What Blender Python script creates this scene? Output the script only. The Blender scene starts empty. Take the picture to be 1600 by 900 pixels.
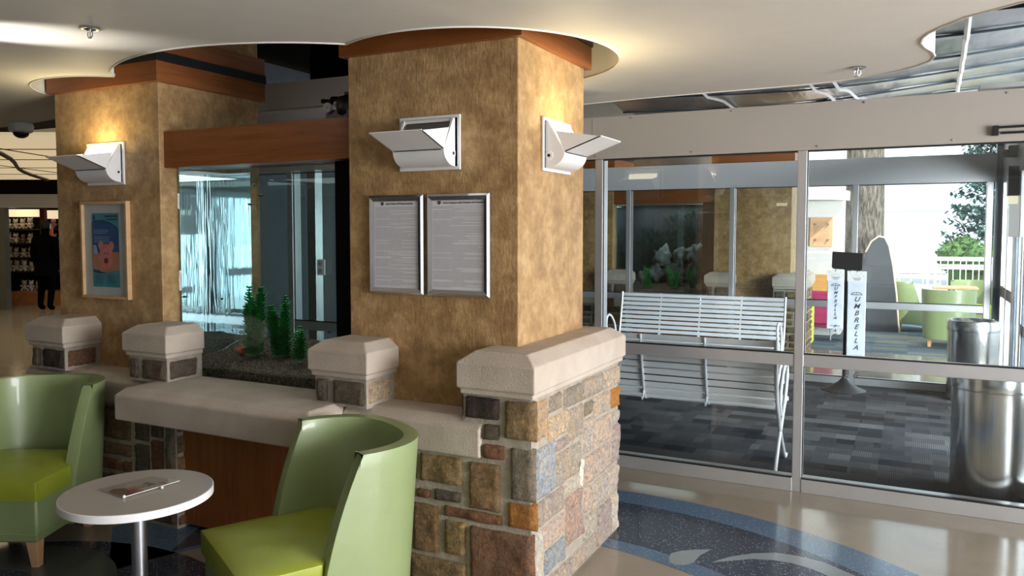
import bpy, bmesh, math, random
from mathutils import Vector, Matrix, noise
random.seed(7)
PI = math.pi
C = bpy.context.scene.collection
S = bpy.context.scene

# ------------------------------------------------------------------ camera, world, light
cam_d = bpy.data.cameras.new('camera'); cam = bpy.data.objects.new('camera', cam_d); C.objects.link(cam)
cam_d.sensor_width = 36; cam_d.lens = 1226.45 / 1600 * 36; cam_d.shift_y = -25 / 1600
cam_d.clip_start = .05; cam_d.clip_end = 300
cam.location = (0, 0, 1.6); cam.rotation_euler = (math.radians(90 - 3.014), 0, math.radians(26.88))
S.camera = cam
W = bpy.data.worlds.new('world'); S.world = W; W.use_nodes = True
bg = W.node_tree.nodes['Background']; bg.inputs[0].default_value = (.80, .91, 1, 1); bg.inputs[1].default_value = 2.3
S.view_settings.view_transform = 'Standard'; S.view_settings.look = 'None'; S.view_settings.exposure = 0
S.view_settings.gamma = 1; S.view_settings.use_curve_mapping = False
try:
    S.cycles.use_denoising = True
    S.cycles.max_bounces = 8; S.cycles.transparent_max_bounces = 24; S.cycles.sample_clamp_indirect = 6
    S.cycles.caustics_reflective = False; S.cycles.caustics_refractive = False
except Exception: pass

def lamp(kind, name, loc, energy, color=(1, 1, 1), aim=None, **k):
    d = bpy.data.lights.new(name, kind); d.energy = energy; d.color = color
    for a, b in k.items(): setattr(d, a, b)
    o = bpy.data.objects.new(name, d); C.objects.link(o); o.location = loc
    if aim is not None:
        o.rotation_euler = (Vector(aim) - Vector(loc)).to_track_quat('-Z', 'Y').to_euler()
    return o
SUN_DIR = Vector((-.55, .42, -.72))
lamp('SUN', 'sun', (8, 4, 12), 8.0, (1, .95, .86), aim=Vector((8, 4, 12)) + SUN_DIR, angle=.01)
# daylight through the big entrance windows of the main hall, right of the camera
lamp('AREA', 'window_daylight', (4.7, 1.8, 1.5), 520, (.98, .98, 1), aim=(-2, 2.8, 1.0), shape='RECTANGLE', size=3.2, size_y=1.9)
lamp('AREA', 'rear_fill', (-.5, -4.6, 1.6), 10, (1, .97, .93), aim=(-2.2, 3, 1.2), shape='RECTANGLE', size=5, size_y=1.8)  # added fill from behind the camera; the rear wall has no window
# daylight through the outer doors of the vestibule
lamp('AREA', 'vestibule_daylight', (2.6, 6.3, 1.7), 560, (.92, .97, 1), aim=(-1.2, 9.0, .7), shape='RECTANGLE', size=3.0, size_y=2.6, spread=1.8)
# ceiling uplight on a column left of the frame
lamp('SPOT', 'column_uplight', (-3.95, 1.55, 2.05), 150, (1, .96, .88), aim=(-3.45, 2.05, 2.44), spot_size=.55, spot_blend=.9, shadow_soft_size=.03)

# ------------------------------------------------------------------ materials
MAT = {}
def nodes(name):
    m = bpy.data.materials.new(name); m.use_nodes = True
    nt = m.node_tree; b = nt.nodes['Principled BSDF']; MAT[name] = m
    return m, nt, b
def coord(nt, scale=(1, 1, 1), rot=(0, 0, 0), which='Object'):
    tc = nt.nodes.new('ShaderNodeTexCoord'); mp = nt.nodes.new('ShaderNodeMapping')
    mp.inputs['Scale'].default_value = scale; mp.inputs['Rotation'].default_value = rot
    nt.links.new(tc.outputs[which], mp.inputs[0]); return mp.outputs[0]
def noise_tex(nt, vec, scale, detail=4, rough=.55, dist=0):
    n = nt.nodes.new('ShaderNodeTexNoise'); n.inputs['Scale'].default_value = scale
    n.inputs['Detail'].default_value = detail; n.inputs['Roughness'].default_value = rough
    n.inputs['Distortion'].default_value = dist
    nt.links.new(vec, n.inputs['Vector']); return n.outputs['Fac']
def ramp(nt, fac, stops):
    r = nt.nodes.new('ShaderNodeValToRGB'); e = r.color_ramp.elements
    while len(e) < len(stops): e.new(.5)
    for i, (p, c) in enumerate(stops): e[i].position = p; e[i].color = (*c[:3], 1)
    nt.links.new(fac, r.inputs[0]); return r.outputs[0]
def bump(nt, b, h, strength=.3, dist=.01):
    n = nt.nodes.new('ShaderNodeBump'); n.inputs['Strength'].default_value = strength; n.inputs['Distance'].default_value = dist
    nt.links.new(h, n.inputs['Height']); nt.links.new(n.outputs[0], b.inputs['Normal'])
def math_n(nt, op, a, b=None):
    n = nt.nodes.new('ShaderNodeMath'); n.operation = op
    for i, v in enumerate((a, b)):
        if v is None: continue
        if isinstance(v, (int, float)): n.inputs[i].default_value = v
        else: nt.links.new(v, n.inputs[i])
    return n.outputs[0]
def mixc(nt, fac, a, b, mode='MIX'):
    n = nt.nodes.new('ShaderNodeMixRGB'); n.blend_type = mode
    for i, v in ((0, fac), (1, a), (2, b)):
        if isinstance(v, (int, float)): n.inputs[i].default_value = v
        elif isinstance(v, tuple): n.inputs[i].default_value = (*v[:3], 1)
        else: nt.links.new(v, n.inputs[i])
    return n.outputs[0]
def simple(name, col, rough=.5, metal=0, var=.08, scale=8, bmp=0, bscale=60, spec=.5, stretch=(1, 1, 1), coat=0):
    m, nt, b = nodes(name)
    v = coord(nt, stretch); f = noise_tex(nt, v, scale)
    lo = tuple(max(0, c * (1 - var)) for c in col); hi = tuple(min(1, c * (1 + var)) for c in col)
    nt.links.new(ramp(nt, f, [(.3, lo), (.7, hi)]), b.inputs['Base Color'])
    b.inputs['Roughness'].default_value = rough; b.inputs['Metallic'].default_value = metal
    b.inputs['Specular IOR Level'].default_value = spec; b.inputs['Coat Weight'].default_value = coat
    if bmp: bump(nt, b, noise_tex(nt, v, bscale, 3), bmp, .004)
    return m
def emit(name, col, s):
    m, nt, b = nodes(name); b.inputs['Base Color'].default_value = (*col, 1)
    b.inputs['Emission Color'].default_value = (*col, 1); b.inputs['Emission Strength'].default_value = s
    return m
def pane(name, tint, refl=1.0, ior=1.5):
    m, nt, b = nodes(name); out = nt.nodes['Material Output']; nt.nodes.remove(b)
    t = nt.nodes.new('ShaderNodeBsdfTransparent'); t.inputs[0].default_value = (*tint, 1)
    g = nt.nodes.new('ShaderNodeBsdfGlossy'); g.inputs['Roughness'].default_value = .005
    lw = nt.nodes.new('ShaderNodeLayerWeight'); lw.inputs[0].default_value = .5
    f = math_n(nt, 'MULTIPLY', math_n(nt, 'ADD', math_n(nt, 'MULTIPLY', math_n(nt, 'POWER', lw.outputs['Facing'], 4), .9), .04), refl)
    mx = nt.nodes.new('ShaderNodeMixShader'); nt.links.new(f, mx.inputs[0]); nt.links.new(t.outputs[0], mx.inputs[1]); nt.links.new(g.outputs[0], mx.inputs[2])
    nt.links.new(mx.outputs[0], out.inputs[0]); return m

def plaster():
    m, nt, b = nodes('plaster'); v = coord(nt)
    f = noise_tex(nt, v, 12, 7, .68, .15); c = ramp(nt, f, [(.36, (.20, .10, .028)), (.5, (.38, .222, .084)), (.64, (.58, .375, .175))])
    f2 = noise_tex(nt, v, 2.2, 2); c = mixc(nt, .35, c, ramp(nt, f2, [(.3, (.28, .155, .052)), (.7, (.52, .335, .155))]))
    nt.links.new(c, b.inputs['Base Color']); b.inputs['Roughness'].default_value = .5; b.inputs['Sheen Weight'].default_value = .25; b.inputs['Sheen Tint'].default_value = (1, .93, .82, 1)
    h = noise_tex(nt, coord(nt, (1, 1, .5)), 70, 4, .6); bump(nt, b, h, .5, .008)
    return m
def wood(name, a, c2, rough=.4, axis=(1, 1, 14)):
    m, nt, b = nodes(name); v = coord(nt, axis)
    f = noise_tex(nt, v, 2.2, 5, .6, 1.0); nt.links.new(ramp(nt, f, [(.32, a), (.68, c2)]), b.inputs['Base Color'])
    b.inputs['Roughness'].default_value = rough; bump(nt, b, f, .08, .003); return m
def caststone():
    m, nt, b = nodes('cast_stone'); v = coord(nt)
    f = noise_tex(nt, v, 5, 4); nt.links.new(ramp(nt, f, [(.3, (.46, .385, .31)), (.7, (.58, .50, .42))]), b.inputs['Base Color'])
    b.inputs['Roughness'].default_value = .9; bump(nt, b, noise_tex(nt, v, 130, 3, .7), .75, .006); return m
def fieldstone():
    m, nt, b = nodes('field_stone'); a = nt.nodes.new('ShaderNodeAttribute'); a.attribute_name = 'Col'
    v = coord(nt); f = noise_tex(nt, v, 42, 8, .78, 1.2)
    mul = ramp(nt, f, [(.30, (.30, .28, .26)), (.5, (.95, .93, .90)), (.72, (1.75, 1.65, 1.5))])
    c = mixc(nt, 1, a.outputs['Color'], mul, 'MULTIPLY')
    c = mixc(nt, 1, c, ramp(nt, noise_tex(nt, v, 13, 4, .6, 1.5), [(.38, (.90, .92, .95)), (.62, (1.14, 1.0, .84))]), 'MULTIPLY')
    nt.links.new(c, b.inputs['Base Color']); b.inputs['Roughness'].default_value = .78
    bump(nt, b, noise_tex(nt, coord(nt, (1, 1, .6)), 75, 6, .72), .9, .012); return m
def mortar():
    m, nt, b = nodes('mortar'); v = coord(nt)
    f = noise_tex(nt, v, 18, 4); nt.links.new(ramp(nt, f, [(.3, (.33, .285, .225)), (.7, (.47, .42, .35))]), b.inputs['Base Color'])
    b.inputs['Roughness'].default_value = .95; bump(nt, b, noise_tex(nt, v, 90, 4, .7), .8, .008); return m
def terrazzo(name, base, chipc, amt=.1, rough=.13, dark=None):
    m, nt, b = nodes(name); v = coord(nt)
    vo = nt.nodes.new('ShaderNodeTexVoronoi'); vo.inputs['Scale'].default_value = 150; nt.links.new(v, vo.inputs['Vector'])
    sep = nt.nodes.new('ShaderNodeSeparateColor'); nt.links.new(vo.outputs['Color'], sep.inputs[0])
    chip = math_n(nt, 'GREATER_THAN', sep.outputs[0], 1 - amt)
    near = math_n(nt, 'LESS_THAN', vo.outputs['Distance'], .42)
    fac = math_n(nt, 'MULTIPLY', chip, near)
    f = noise_tex(nt, v, 3, 3); bc = ramp(nt, f, [(.3, tuple(x * .9 for x in base)), (.7, tuple(x * 1.08 for x in base))])
    nt.links.new(mixc(nt, fac, bc, chipc), b.inputs['Base Color'])
    b.inputs['Roughness'].default_value = rough; b.inputs['Specular IOR Level'].default_value = .6; return m
def carpet(name, cols, bw=.42, bh=.13, stripe=150):
    m, nt, b = nodes(name); v = coord(nt)
    out = None; fs = []
    for k, (w, h, off) in enumerate(((bw, bh, .37), (bw * .47, bh * 1.0, .63))):
        br = nt.nodes.new('ShaderNodeTexBrick'); br.inputs['Scale'].default_value = 1
        br.inputs['Brick Width'].default_value = w; br.inputs['Row Height'].default_value = h; br.inputs['Mortar Size'].default_value = 0
        br.offset = off; br.squash = 1.25 if k == 0 else .8; br.squash_frequency = 2
        br.inputs['Color1'].default_value = (0, 0, 0, 1); br.inputs['Color2'].default_value = (1, 1, 1, 1)
        br.inputs['Bias'].default_value = 0
        nt.links.new(v, br.inputs['Vector']); fs.append(br.outputs['Color'])
    f = mixc(nt, .45, fs[0], fs[1])
    c = ramp(nt, f, cols)
    wv = nt.nodes.new('ShaderNodeTexWave'); wv.inputs['Scale'].default_value = stripe / 6.28; nt.links.new(v, wv.inputs['Vector'])
    st = math_n(nt, 'MULTIPLY', math_n(nt, 'GREATER_THAN', wv.outputs['Fac'], .55), math_n(nt, 'GREATER_THAN', fs[1], .55))
    c = mixc(nt, math_n(nt, 'MULTIPLY', st, .5), c, (.012, .013, .016))
    fine = noise_tex(nt, v, 260, 2); c = mixc(nt, 1, c, ramp(nt, fine, [(.3, (.7, .7, .7)), (.7, (1.25, 1.25, 1.25))]), 'MULTIPLY')
    nt.links.new(c, b.inputs['Base Color']); b.inputs['Roughness'].default_value = 1; b.inputs['Specular IOR Level'].default_value = .1
    return m
def brushed(name, col, rough=.22):
    m, nt, b = nodes(name); v = coord(nt, (60, 60, .6)); f = noise_tex(nt, v, 3, 3)
    nt.links.new(ramp(nt, f, [(.3, tuple(c * .85 for c in col)), (.7, col)]), b.inputs['Base Color'])
    b.inputs['Metallic'].default_value = 1; b.inputs['Roughness'].default_value = rough; b.inputs['Anisotropic'].default_value = .6
    return m
plaster(); caststone(); fieldstone(); mortar()
wood('wood_trim', (.20, .058, .012), (.29, .095, .024)); wood('wood_panel', (.22, .065, .014), (.33, .11, .026), .45, (10, 10, 1))
wood('maple', (.60, .33, .17), (.74, .44, .25), .4, (1, 1, 8)); wood('oak_frame', (.50, .31, .15), (.62, .41, .22), .45, (2, 2, 6))
terrazzo('terrazzo_beige', (.32, .275, .215), (.26, .22, .18), .06); terrazzo('terrazzo_navy', (.040, .052, .085), (.42, .46, .52), .10)
terrazzo('terrazzo_blue', (.10, .165, .26), (.34, .42, .50), .12); terrazzo('terrazzo_grey', (.26, .30, .33), (.36, .38, .38), .08)
terrazzo('terrazzo_slate', (.085, .095, .095), (.12, .13, .13), .08)
simple('ceiling_paint', (.76, .73, .68), .55, var=.02, spec=.3); simple('white_wall', (.78, .76, .72), .8, var=.02)
simple('plenum', (.010, .009, .008), 1, spec=.05); simple('black_metal', (.012, .012, .014), .35); simple('black_flat', (.006, .006, .006), .9, spec=.08)
simple('jamb_grey', (.12, .12, .11), .5); simple('header_paint', (.36, .33, .295), .45, var=.03, scale=1.5); simple('bulkhead_grey', (.72, .71, .73), .6, var=.02); simple('grey_panel', (.36, .36, .37), .5, var=.03, scale=1)
simple('aluminium', (.60, .60, .61), .38, .75, var=.05, scale=4); simple('aluminium_dark', (.10, .13, .16), .4, .5)
simple('silver_frame', (.47, .46, .46), .3, .85, var=.08, scale=3, stretch=(1, 1, 6)); simple('bright_frame', (.62, .62, .62), .22, .95, var=.03)
simple('white_powder', (.78, .78, .78), .4, var=.02); simple('bench_paint', (.78, .80, .84), .32, .25, var=.03)
simple('green_vinyl', (.26, .33, .145), .42, var=.05, scale=5, bmp=.10, bscale=350, spec=.9, coat=.25)
simple('lime_vinyl', (.32, .375, .035), .36, var=.06, scale=6, bmp=.08, bscale=350, spec=.5)
simple('table_white', (.42, .385, .35), .35, var=.02); simple('table_edge', (.86, .86, .86), .4, var=.01)
simple('chrome', (.60, .61, .65), .33, 1, var=.03); brushed('stainless', (.66, .67, .68), .2)
simple('paper', (.70, .70, .72), .6, var=.02); simple('ink', (.06, .06, .08), .8); simple('ink_grey', (.36, .36, .39), .8, var=.15, scale=40)
simple('mat_board', (.42, .44, .43), .7); simple('poster_teal', (.055, .22, .27), .5, var=.12); simple('poster_blue', (.03, .075, .20), .5, var=.2)
simple('poster_text', (.25, .33, .50), .6); simple('poster_pink', (.48, .17, .15), .6, var=.15, scale=30); simple('poster_skin', (.36, .17, .10), .6, var=.1)
simple('poster_dark', (.02, .02, .04), .6); simple('print_brown', (.17, .10, .085), .4, var=.4, scale=30); simple('print_skin', (.42, .23, .18), .4, var=.2, scale=30); simple('print_red', (.35, .07, .06), .4, var=.3, scale=40)
simple('print_pale', (.50, .45, .43), .4, var=.1); simple('gravel_base', (.10, .078, .058), 1)
simple('rock_grey', (.20, .21, .21), .8, var=.4, scale=7, bmp=.6, bscale=20); simple('aquarium_plant', (.03, .40, .075), .45, var=.35, scale=12)
simple('orange_paint', (.75, .16, .05), .4); simple('fish_dark', (.05, .05, .05), .4); simple('off_white', (.72, .72, .70), .5)
simple('bag_plastic', (.62, .66, .74), .35, var=.10, scale=10, bmp=.3, bscale=12); simple('concrete', (.55, .55, .54), .9); simple('grass', (.12, .22, .05), .9, var=.3)
simple('conifer_dark', (.012, .03, .026), .5, var=.5, scale=20); simple('hedge', (.10, .20, .06), .9, var=.5, scale=20); simple('conifer', (.09, .22, .20), .9, var=.3, scale=14)
simple('building_white', (.80, .82, .84), .8, var=.02); simple('orange_fabric', (.75, .38, .10), .8); simple('teal_fabric', (.10, .42, .45), .8)
simple('magenta_fabric', (.42, .03, .12), .8); simple('yellow_fabric', (.58, .60, .10), .7); simple('suit', (.002, .002, .003), 1, spec=.05); simple('skin', (.30, .17, .11), .6)
simple('hair', (.01, .008, .007), .8); simple('dark_wood', (.035, .015, .008), .5); simple('shop_wood', (.42, .18, .06), .4, var=.2)
simple('shade_red', (.15, .02, .01), .8); simple('screen_grey', (.05, .056, .066), .6, var=.1); simple('tan_edge', (.55, .46, .36), .6)
for nm, c in (('plush_cream', (.50, .42, .33)), ('plush_brown', (.22, .11, .06)), ('plush_white', (.62, .60, .57)), ('plush_pink', (.50, .26, .22))): simple(nm, c, .95, var=.15, scale=30)
carpet('carpet_grey', [(0, (.010, .010, .013)), (.25, (.024, .024, .028)), (.5, (.050, .050, .054)), (.75, (.080, .080, .084)), (1, (.14, .14, .14))], .34, .15)
carpet('carpet_blue', [(0, (.09, .125, .16)), (.4, (.14, .185, .22)), (.7, (.22, .26, .27)), (1, (.38, .34, .26))], .9, .16, 110)
pane('store_glass', (.955, .975, .975), 1.0); pane('tank_glass', (.90, .955, .95), .9); pane('clear_acrylic', (.97, .98, .98), .5); pane('sticker', (.86, .87, .88), 4)
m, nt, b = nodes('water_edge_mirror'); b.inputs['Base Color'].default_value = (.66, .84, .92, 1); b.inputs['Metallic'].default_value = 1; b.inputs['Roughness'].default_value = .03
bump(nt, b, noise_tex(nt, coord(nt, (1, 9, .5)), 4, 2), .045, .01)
def gravel_mat():
    m, nt, b = nodes('gravel'); v = coord(nt); vo = nt.nodes.new('ShaderNodeTexVoronoi'); vo.inputs['Scale'].default_value = 130; nt.links.new(v, vo.inputs['Vector'])
    sep = nt.nodes.new('ShaderNodeSeparateColor'); nt.links.new(vo.outputs['Color'], sep.inputs[0])
    nt.links.new(ramp(nt, sep.outputs[1], [(0, (.05, .032, .022)), (.5, (.17, .115, .075)), (1, (.42, .32, .24))]), b.inputs['Base Color'])
    b.inputs['Roughness'].default_value = .9; bump(nt, b, vo.outputs['Distance'], 1, .01)
gravel_mat()
def bark_mat():
    m, nt, b = nodes('bark'); v = coord(nt, (1, 1, .22)); f = noise_tex(nt, v, 22, 6, .7, .5)
    nt.links.new(ramp(nt, f, [(.36, (.03, .026, .022)), (.5, (.15, .13, .105)), (.66, (.30, .265, .22))]), b.inputs['Base Color'])
    b.inputs['Roughness'].default_value = .95; bump(nt, b, f, 1, .05)
bark_mat()
def silver_mat():
    m, nt, b = nodes('silver_sheet'); v = coord(nt, (1, 1, 1)); f = noise_tex(nt, v, 2.4, 3, .5, .8)
    nt.links.new(ramp(nt, f, [(.3, (.52, .54, .56)), (.7, (.78, .80, .82))]), b.inputs['Base Color'])
    b.inputs['Metallic'].default_value = .9; b.inputs['Roughness'].default_value = .30
    bump(nt, b, noise_tex(nt, coord(nt, (3, 1, 1)), 1.8, 3), .35, .06)
silver_mat()
emit('lamp_lens', (1, .90, .66), 7); emit('panel_glow', (1, .82, .52), .5); emit('shop_glow', (1, .80, .52), .75); emit('vent_light', (.95, .98, 1), 1.5); emit('beacon', (1, .93, .7), .9)

# ------------------------------------------------------------------ mesh helpers
def tag(o, label=None, cat=None, group=None, kind=None):
    if label: o['label'] = label
    if cat: o['category'] = cat
    if group: o['group'] = group
    if kind: o['kind'] = kind
    return o
def empty(name, loc, label, cat, rz=0, group=None):
    o = bpy.data.objects.new(name, None); C.objects.link(o); o.location = loc; o.rotation_euler = (0, 0, rz)
    o.empty_display_size = .1
    return tag(o, label, cat, group)
def obj(name, bm, mats, parent=None, smooth=None, bev=0, seg=2, sub=0):
    if isinstance(mats, str): mats = [mats]
    bmesh.ops.recalc_face_normals(bm, faces=bm.faces)
    me = bpy.data.meshes.new(name); bm.to_mesh(me); bm.free()
    for k in mats: me.materials.append(MAT[k])
    o = bpy.data.objects.new(name, me); C.objects.link(o)
    if parent: o.parent = parent
    if bev:
        md = o.modifiers.new('bevel', 'BEVEL'); md.width = bev; md.segments = seg; md.limit_method = 'ANGLE'; md.angle_limit = .6
    if sub:
        md = o.modifiers.new('subd', 'SUBSURF'); md.levels = sub; md.render_levels = sub
    if smooth is not None:
        for p in me.polygons: p.use_smooth = True
        if smooth < 3.1:
            me.set_sharp_from_angle(angle=smooth)
    return o
def NB(): return bmesh.new()
def box(bm, x0, x1, y0, y1, z0, z1, mi=0):
    vs = [bm.verts.new((x, y, z)) for z in (z0, z1) for y in (y0, y1) for x in (x0, x1)]
    for f in ((0, 1, 3, 2), (4, 6, 7, 5), (0, 4, 5, 1), (1, 5, 7, 3), (3, 7, 6, 2), (2, 6, 4, 0)):
        bm.faces.new([vs[i] for i in f]).material_index = mi
    return vs
def prism(bm, pts, a, b, axis='z', mi=0):
    def P(p, t):
        return (p[0], p[1], t) if axis == 'z' else ((t, p[0], p[1]) if axis == 'x' else (p[0], t, p[1]))
    lo = [bm.verts.new(P(p, a)) for p in pts]; hi = [bm.verts.new(P(p, b)) for p in pts]; n = len(pts)
    bm.faces.new(lo).material_index = mi; bm.faces.new(hi[::-1]).material_index = mi
    for i in range(n): bm.faces.new((lo[i], hi[i], hi[(i + 1) % n], lo[(i + 1) % n])).material_index = mi
def lathe(bm, prof, seg=32, c=(0, 0, 0), mi=0):
    rings = []
    for r, z in prof:
        if r < 1e-6: rings.append([bm.verts.new((c[0], c[1], c[2] + z))])
        else: rings.append([bm.verts.new((c[0] + r * math.cos(2 * PI * i / seg), c[1] + r * math.sin(2 * PI * i / seg), c[2] + z)) for i in range(seg)])
    for A, B in zip(rings, rings[1:]):
        for i in range(seg):
            j = (i + 1) % seg
            if len(A) == 1 and len(B) == 1: continue
            if len(A) == 1: f = bm.faces.new((A[0], B[i], B[j]))
            elif len(B) == 1: f = bm.faces.new((A[i], A[j], B[0]))
            else: f = bm.faces.new((A[i], A[j], B[j], B[i]))
            f.material_index = mi
def tube(bm, pts, r, seg=8, mi=0, flat=None, closed=False):
    """tube along pts; r number or list; flat=(a,b) scales the two cross axes"""
    pts = [Vector(p) for p in pts]; n = len(pts); rings = []
    up = Vector((0, 0, 1)); prev = None
    for i, p in enumerate(pts):
        if closed: t = (pts[(i + 1) % n] - pts[i - 1]).normalized()
        else: t = (pts[min(i + 1, n - 1)] - pts[max(i - 1, 0)]).normalized()
        if prev is None:
            a = t.cross(up)
            if a.length < .05: a = t.cross(Vector((1, 0, 0)))
            a.normalize()
        else:
            a = (prev - t * prev.dot(t)).normalized()
        prev = a; b = t.cross(a)
        rr = r[i] if isinstance(r, (list, tuple)) else r; fa, fb = flat or (1, 1)
        rings.append([bm.verts.new(p + a * (rr * fa * math.cos(2 * PI * k / seg)) + b * (rr * fb * math.sin(2 * PI * k / seg))) for k in range(seg)])
    pairs = list(zip(rings, rings[1:])) + ([(rings[-1], rings[0])] if closed else [])
    for A, B in pairs:
        for k in range(seg):
            j = (k + 1) % seg; bm.faces.new((A[k], A[j], B[j], B[k])).material_index = mi
    if not closed:
        bm.faces.new(rings[0][::-1]).material_index = mi; bm.faces.new(rings[-1]).material_index = mi
def ball(bm, c, r, seg=12, sc=(1, 1, 1), mi=0, jit=0, seed=0):
    prof = [(math.sin(PI * i / (seg // 2)), -math.cos(PI * i / (seg // 2))) for i in range(seg // 2 + 1)]
    n0 = len(bm.verts); lathe(bm, [(p[0] if p[0] > 1e-5 else 0, p[1]) for p in prof], seg, (0, 0, 0), mi)
    bm.verts.ensure_lookup_table()
    for v in list(bm.verts)[n0:]:
        k = 1 + jit * noise.noise(v.co * 1.7 + Vector((seed * 3.1, seed, 0)))
        v.co = Vector((c[0] + v.co.x * r * sc[0] * k, c[1] + v.co.y * r * sc[1] * k, c[2] + v.co.z * r * sc[2] * k))
def arc(cx, cy, r, a0, a1, n):
    return [(cx + r * math.cos(math.radians(a0 + (a1 - a0) * i / n)), cy + r * math.sin(math.radians(a0 + (a1 - a0) * i / n))) for i in range(n + 1)]
def one(name, mats, fn, parent=None, **k):
    bm = NB(); fn(bm); return obj(name, bm, mats, parent, **k)
def boxo(name, mats, ext, parent=None, **k):
    bm = NB(); box(bm, *ext); return obj(name, bm, mats, parent, **k)
def copy_tree(o, parent=None):
    c = o.copy(); C.objects.link(c); c.parent = parent
    for ch in o.children: copy_tree(ch, c)
    return c
def text_mesh(name, s, size, mat, loc, rot, parent=None, shear=0, depth=.0006, line=1.0, align='LEFT', bold=0):
    cu = bpy.data.curves.new(name, 'FONT'); cu.body = s; cu.size = size; cu.shear = shear; cu.extrude = depth; cu.space_line = line
    cu.align_x = align; cu.align_y = 'CENTER'; cu.offset = bold
    t = bpy.data.objects.new(name, cu); C.objects.link(t)
    dg = bpy.context.evaluated_depsgraph_get(); me = bpy.data.meshes.new_from_object(t.evaluated_get(dg))
    C.objects.unlink(t); bpy.data.objects.remove(t)
    me.materials.clear(); me.materials.append(MAT[mat])
    o = bpy.data.objects.new(name, me); C.objects.link(o); o.location = loc; o.rotation_euler = rot
    if parent: o.parent = parent
    return o
def struct(o): o['kind'] = 'structure'; return o

# ------------------------------------------------------------------ the building
bm = NB(); box(bm, -24, 7, -5, 26, -.12, 0); struct(obj('floor', bm, 'terrazzo_beige'))
one('carpet', 'carpet_grey', lambda b: box(b, -6.2, .78, 5.12, 8.80, -.004, .004))['kind'] = 'structure'
one('lobby_carpet', 'carpet_blue', lambda b: box(b, -5.8, 3.2, 11.25, 16.9, -.004, .004))['kind'] = 'structure'
# polished blue terrazzo band and its swirls, set flush in the floor
def ringpoly(c_out, r_out, c_in, r_in, a0, a1, n=48):
    return arc(*c_out, r_out, a0, a1, n) + arc(*c_in, r_in, a1, a0, n)
def inlay(name, pts, mat, z):
    bm = NB(); vs = [bm.verts.new((x, y, z)) for x, y in pts]; f = bm.faces.new(vs)
    bmesh.ops.triangulate(bm, faces=[f]); struct(obj(name, bm, mat))
inlay('floor_inlay', ringpoly((-1.43, 2.097), 2.4546, (-1.567, 1.891), 1.814, 15, 165), 'terrazzo_blue', .0012)
inlay('floor_inlay', ringpoly((-1.4475, 2.227), 2.1273, (-1.53, 1.95), 1.86, 22, 158), 'terrazzo_navy', .0020)
inlay('floor_inlay', [(-1.015, 3.695), (-1.02, 3.76), (-.985, 3.81), (-.93, 3.85), (-.85, 3.90), (-.885, 3.80), (-.895, 3.70), (-.925, 3.65), (-.965, 3.632), (-1.0, 3.65)], 'terrazzo_grey', .0028)
up = [(-.82, 3.74), (-.75, 3.85), (-.66, 3.94), (-.56, 4.0), (-.45, 4.01), (-.33, 3.985), (-.2, 3.90), (-.05, 3.75), (.1, 3.5), (.2, 3.2)]
lo = [(.08, 3.15), (-.02, 3.45), (-.15, 3.67), (-.28, 3.82), (-.38, 3.88), (-.47, 3.905), (-.56, 3.90), (-.65, 3.87), (-.74, 3.80)]
inlay('floor_inlay', up + lo, 'terrazzo_grey', .0028)
# dark medallion under the round table
inlay('floor_inlay', arc(-3.25, 1.45, 1.21, 0, 359, 60), 'terrazzo_navy', .0012)
inlay('floor_inlay', arc(-3.62, 1.93, .56, 20, 175, 30) + arc(-3.62, 1.80, .38, 175, 20, 24), 'terrazzo_slate', .0020)
inlay('floor_inlay', arc(-2.95, 1.75, .58, 10, 120, 30) + arc(-2.98, 1.55, .50, 120, 10, 24), 'terrazzo_slate', .0020)

# shell of the hall
struct(boxo('wall_rear', 'jamb_grey', (-24, 7, -5.1, -5.0, 0, 3.6)))
bm = NB(); box(bm, 4.95, 5.05, -5, -3.2, 0, 3.6); box(bm, 4.95, 5.05, 3.6, 5.0, 0, 3.6); box(bm, 4.95, 5.05, -3.2, 3.6, 0, .3); box(bm, 4.95, 5.05, -3.2, 3.6, 2.4, 3.6)
struct(obj('wall_right', bm, 'white_wall'))
struct(boxo('wall_lobby', 'header_paint', (-6.2, -1.78, 12.0, 12.1, 0, 3.35)))
struct(boxo('wall_far', 'white_wall', (-24, -6.2, 16.4, 16.5, 0, 3.6)))
struct(boxo('roof', 'plenum', (-24, 7, -5.1, 9.0, 3.45, 3.6)))
struct(boxo('lobby_roof', 'white_wall', (-24, 7, 9.0, 11.7, 3.35, 3.5)))
struct(boxo('wall_side', 'header_paint', (.83, 5.05, 5.0, 5.10, 0, 3.45)))
struct(boxo('wall_left', 'plenum', (-24.1, -24, -5, 16.5, 0, 3.6)))
# wavy suspended ceiling with the cut-out round both pillars
Zc = 2.44
outer = [(-6.9, 3.85), (-6.3, 3.84), (-5.74, 3.742), (-5.4, 3.9), (-5.1, 4.5), (-4.4, 4.85), (-3.2, 4.93), (-1.93, 4.909), (-1.55, 4.862), (-1.14, 4.846), (-.77, 4.842), (-.52, 4.83), (-.36, 4.79), (-.246, 4.742), (-.088, 4.64), (.02, 4.53), (.07, 4.44), (.085, 4.33), (.072, 4.218), (.038, 4.10), (.022, 4.0), (.028, 3.9), (.05, 3.82), (.092, 3.733), (.176, 3.60), (.35, 3.459), (.7, 3.25), (1.3, 3.0), (2.2, 2.85), (4.9, 2.8), (4.9, -4.9), (-14, -4.9), (-14, 3.0), (-10, 3.9), (-8, 4.2)]
hole = arc(-1.951, 3.476, .7023, 95, -118.5, 56) + arc(-3.089, 3.821, 1.2546, -52, -125, 26) + [(-3.835, 2.82), (-3.84, 2.842)] + arc(-4.257, 3.284, .5456, -48, -255, 44) + [(-4.3, 4.2), (-2.1, 4.25)]
def smooth_pts(p):
    return p
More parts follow.
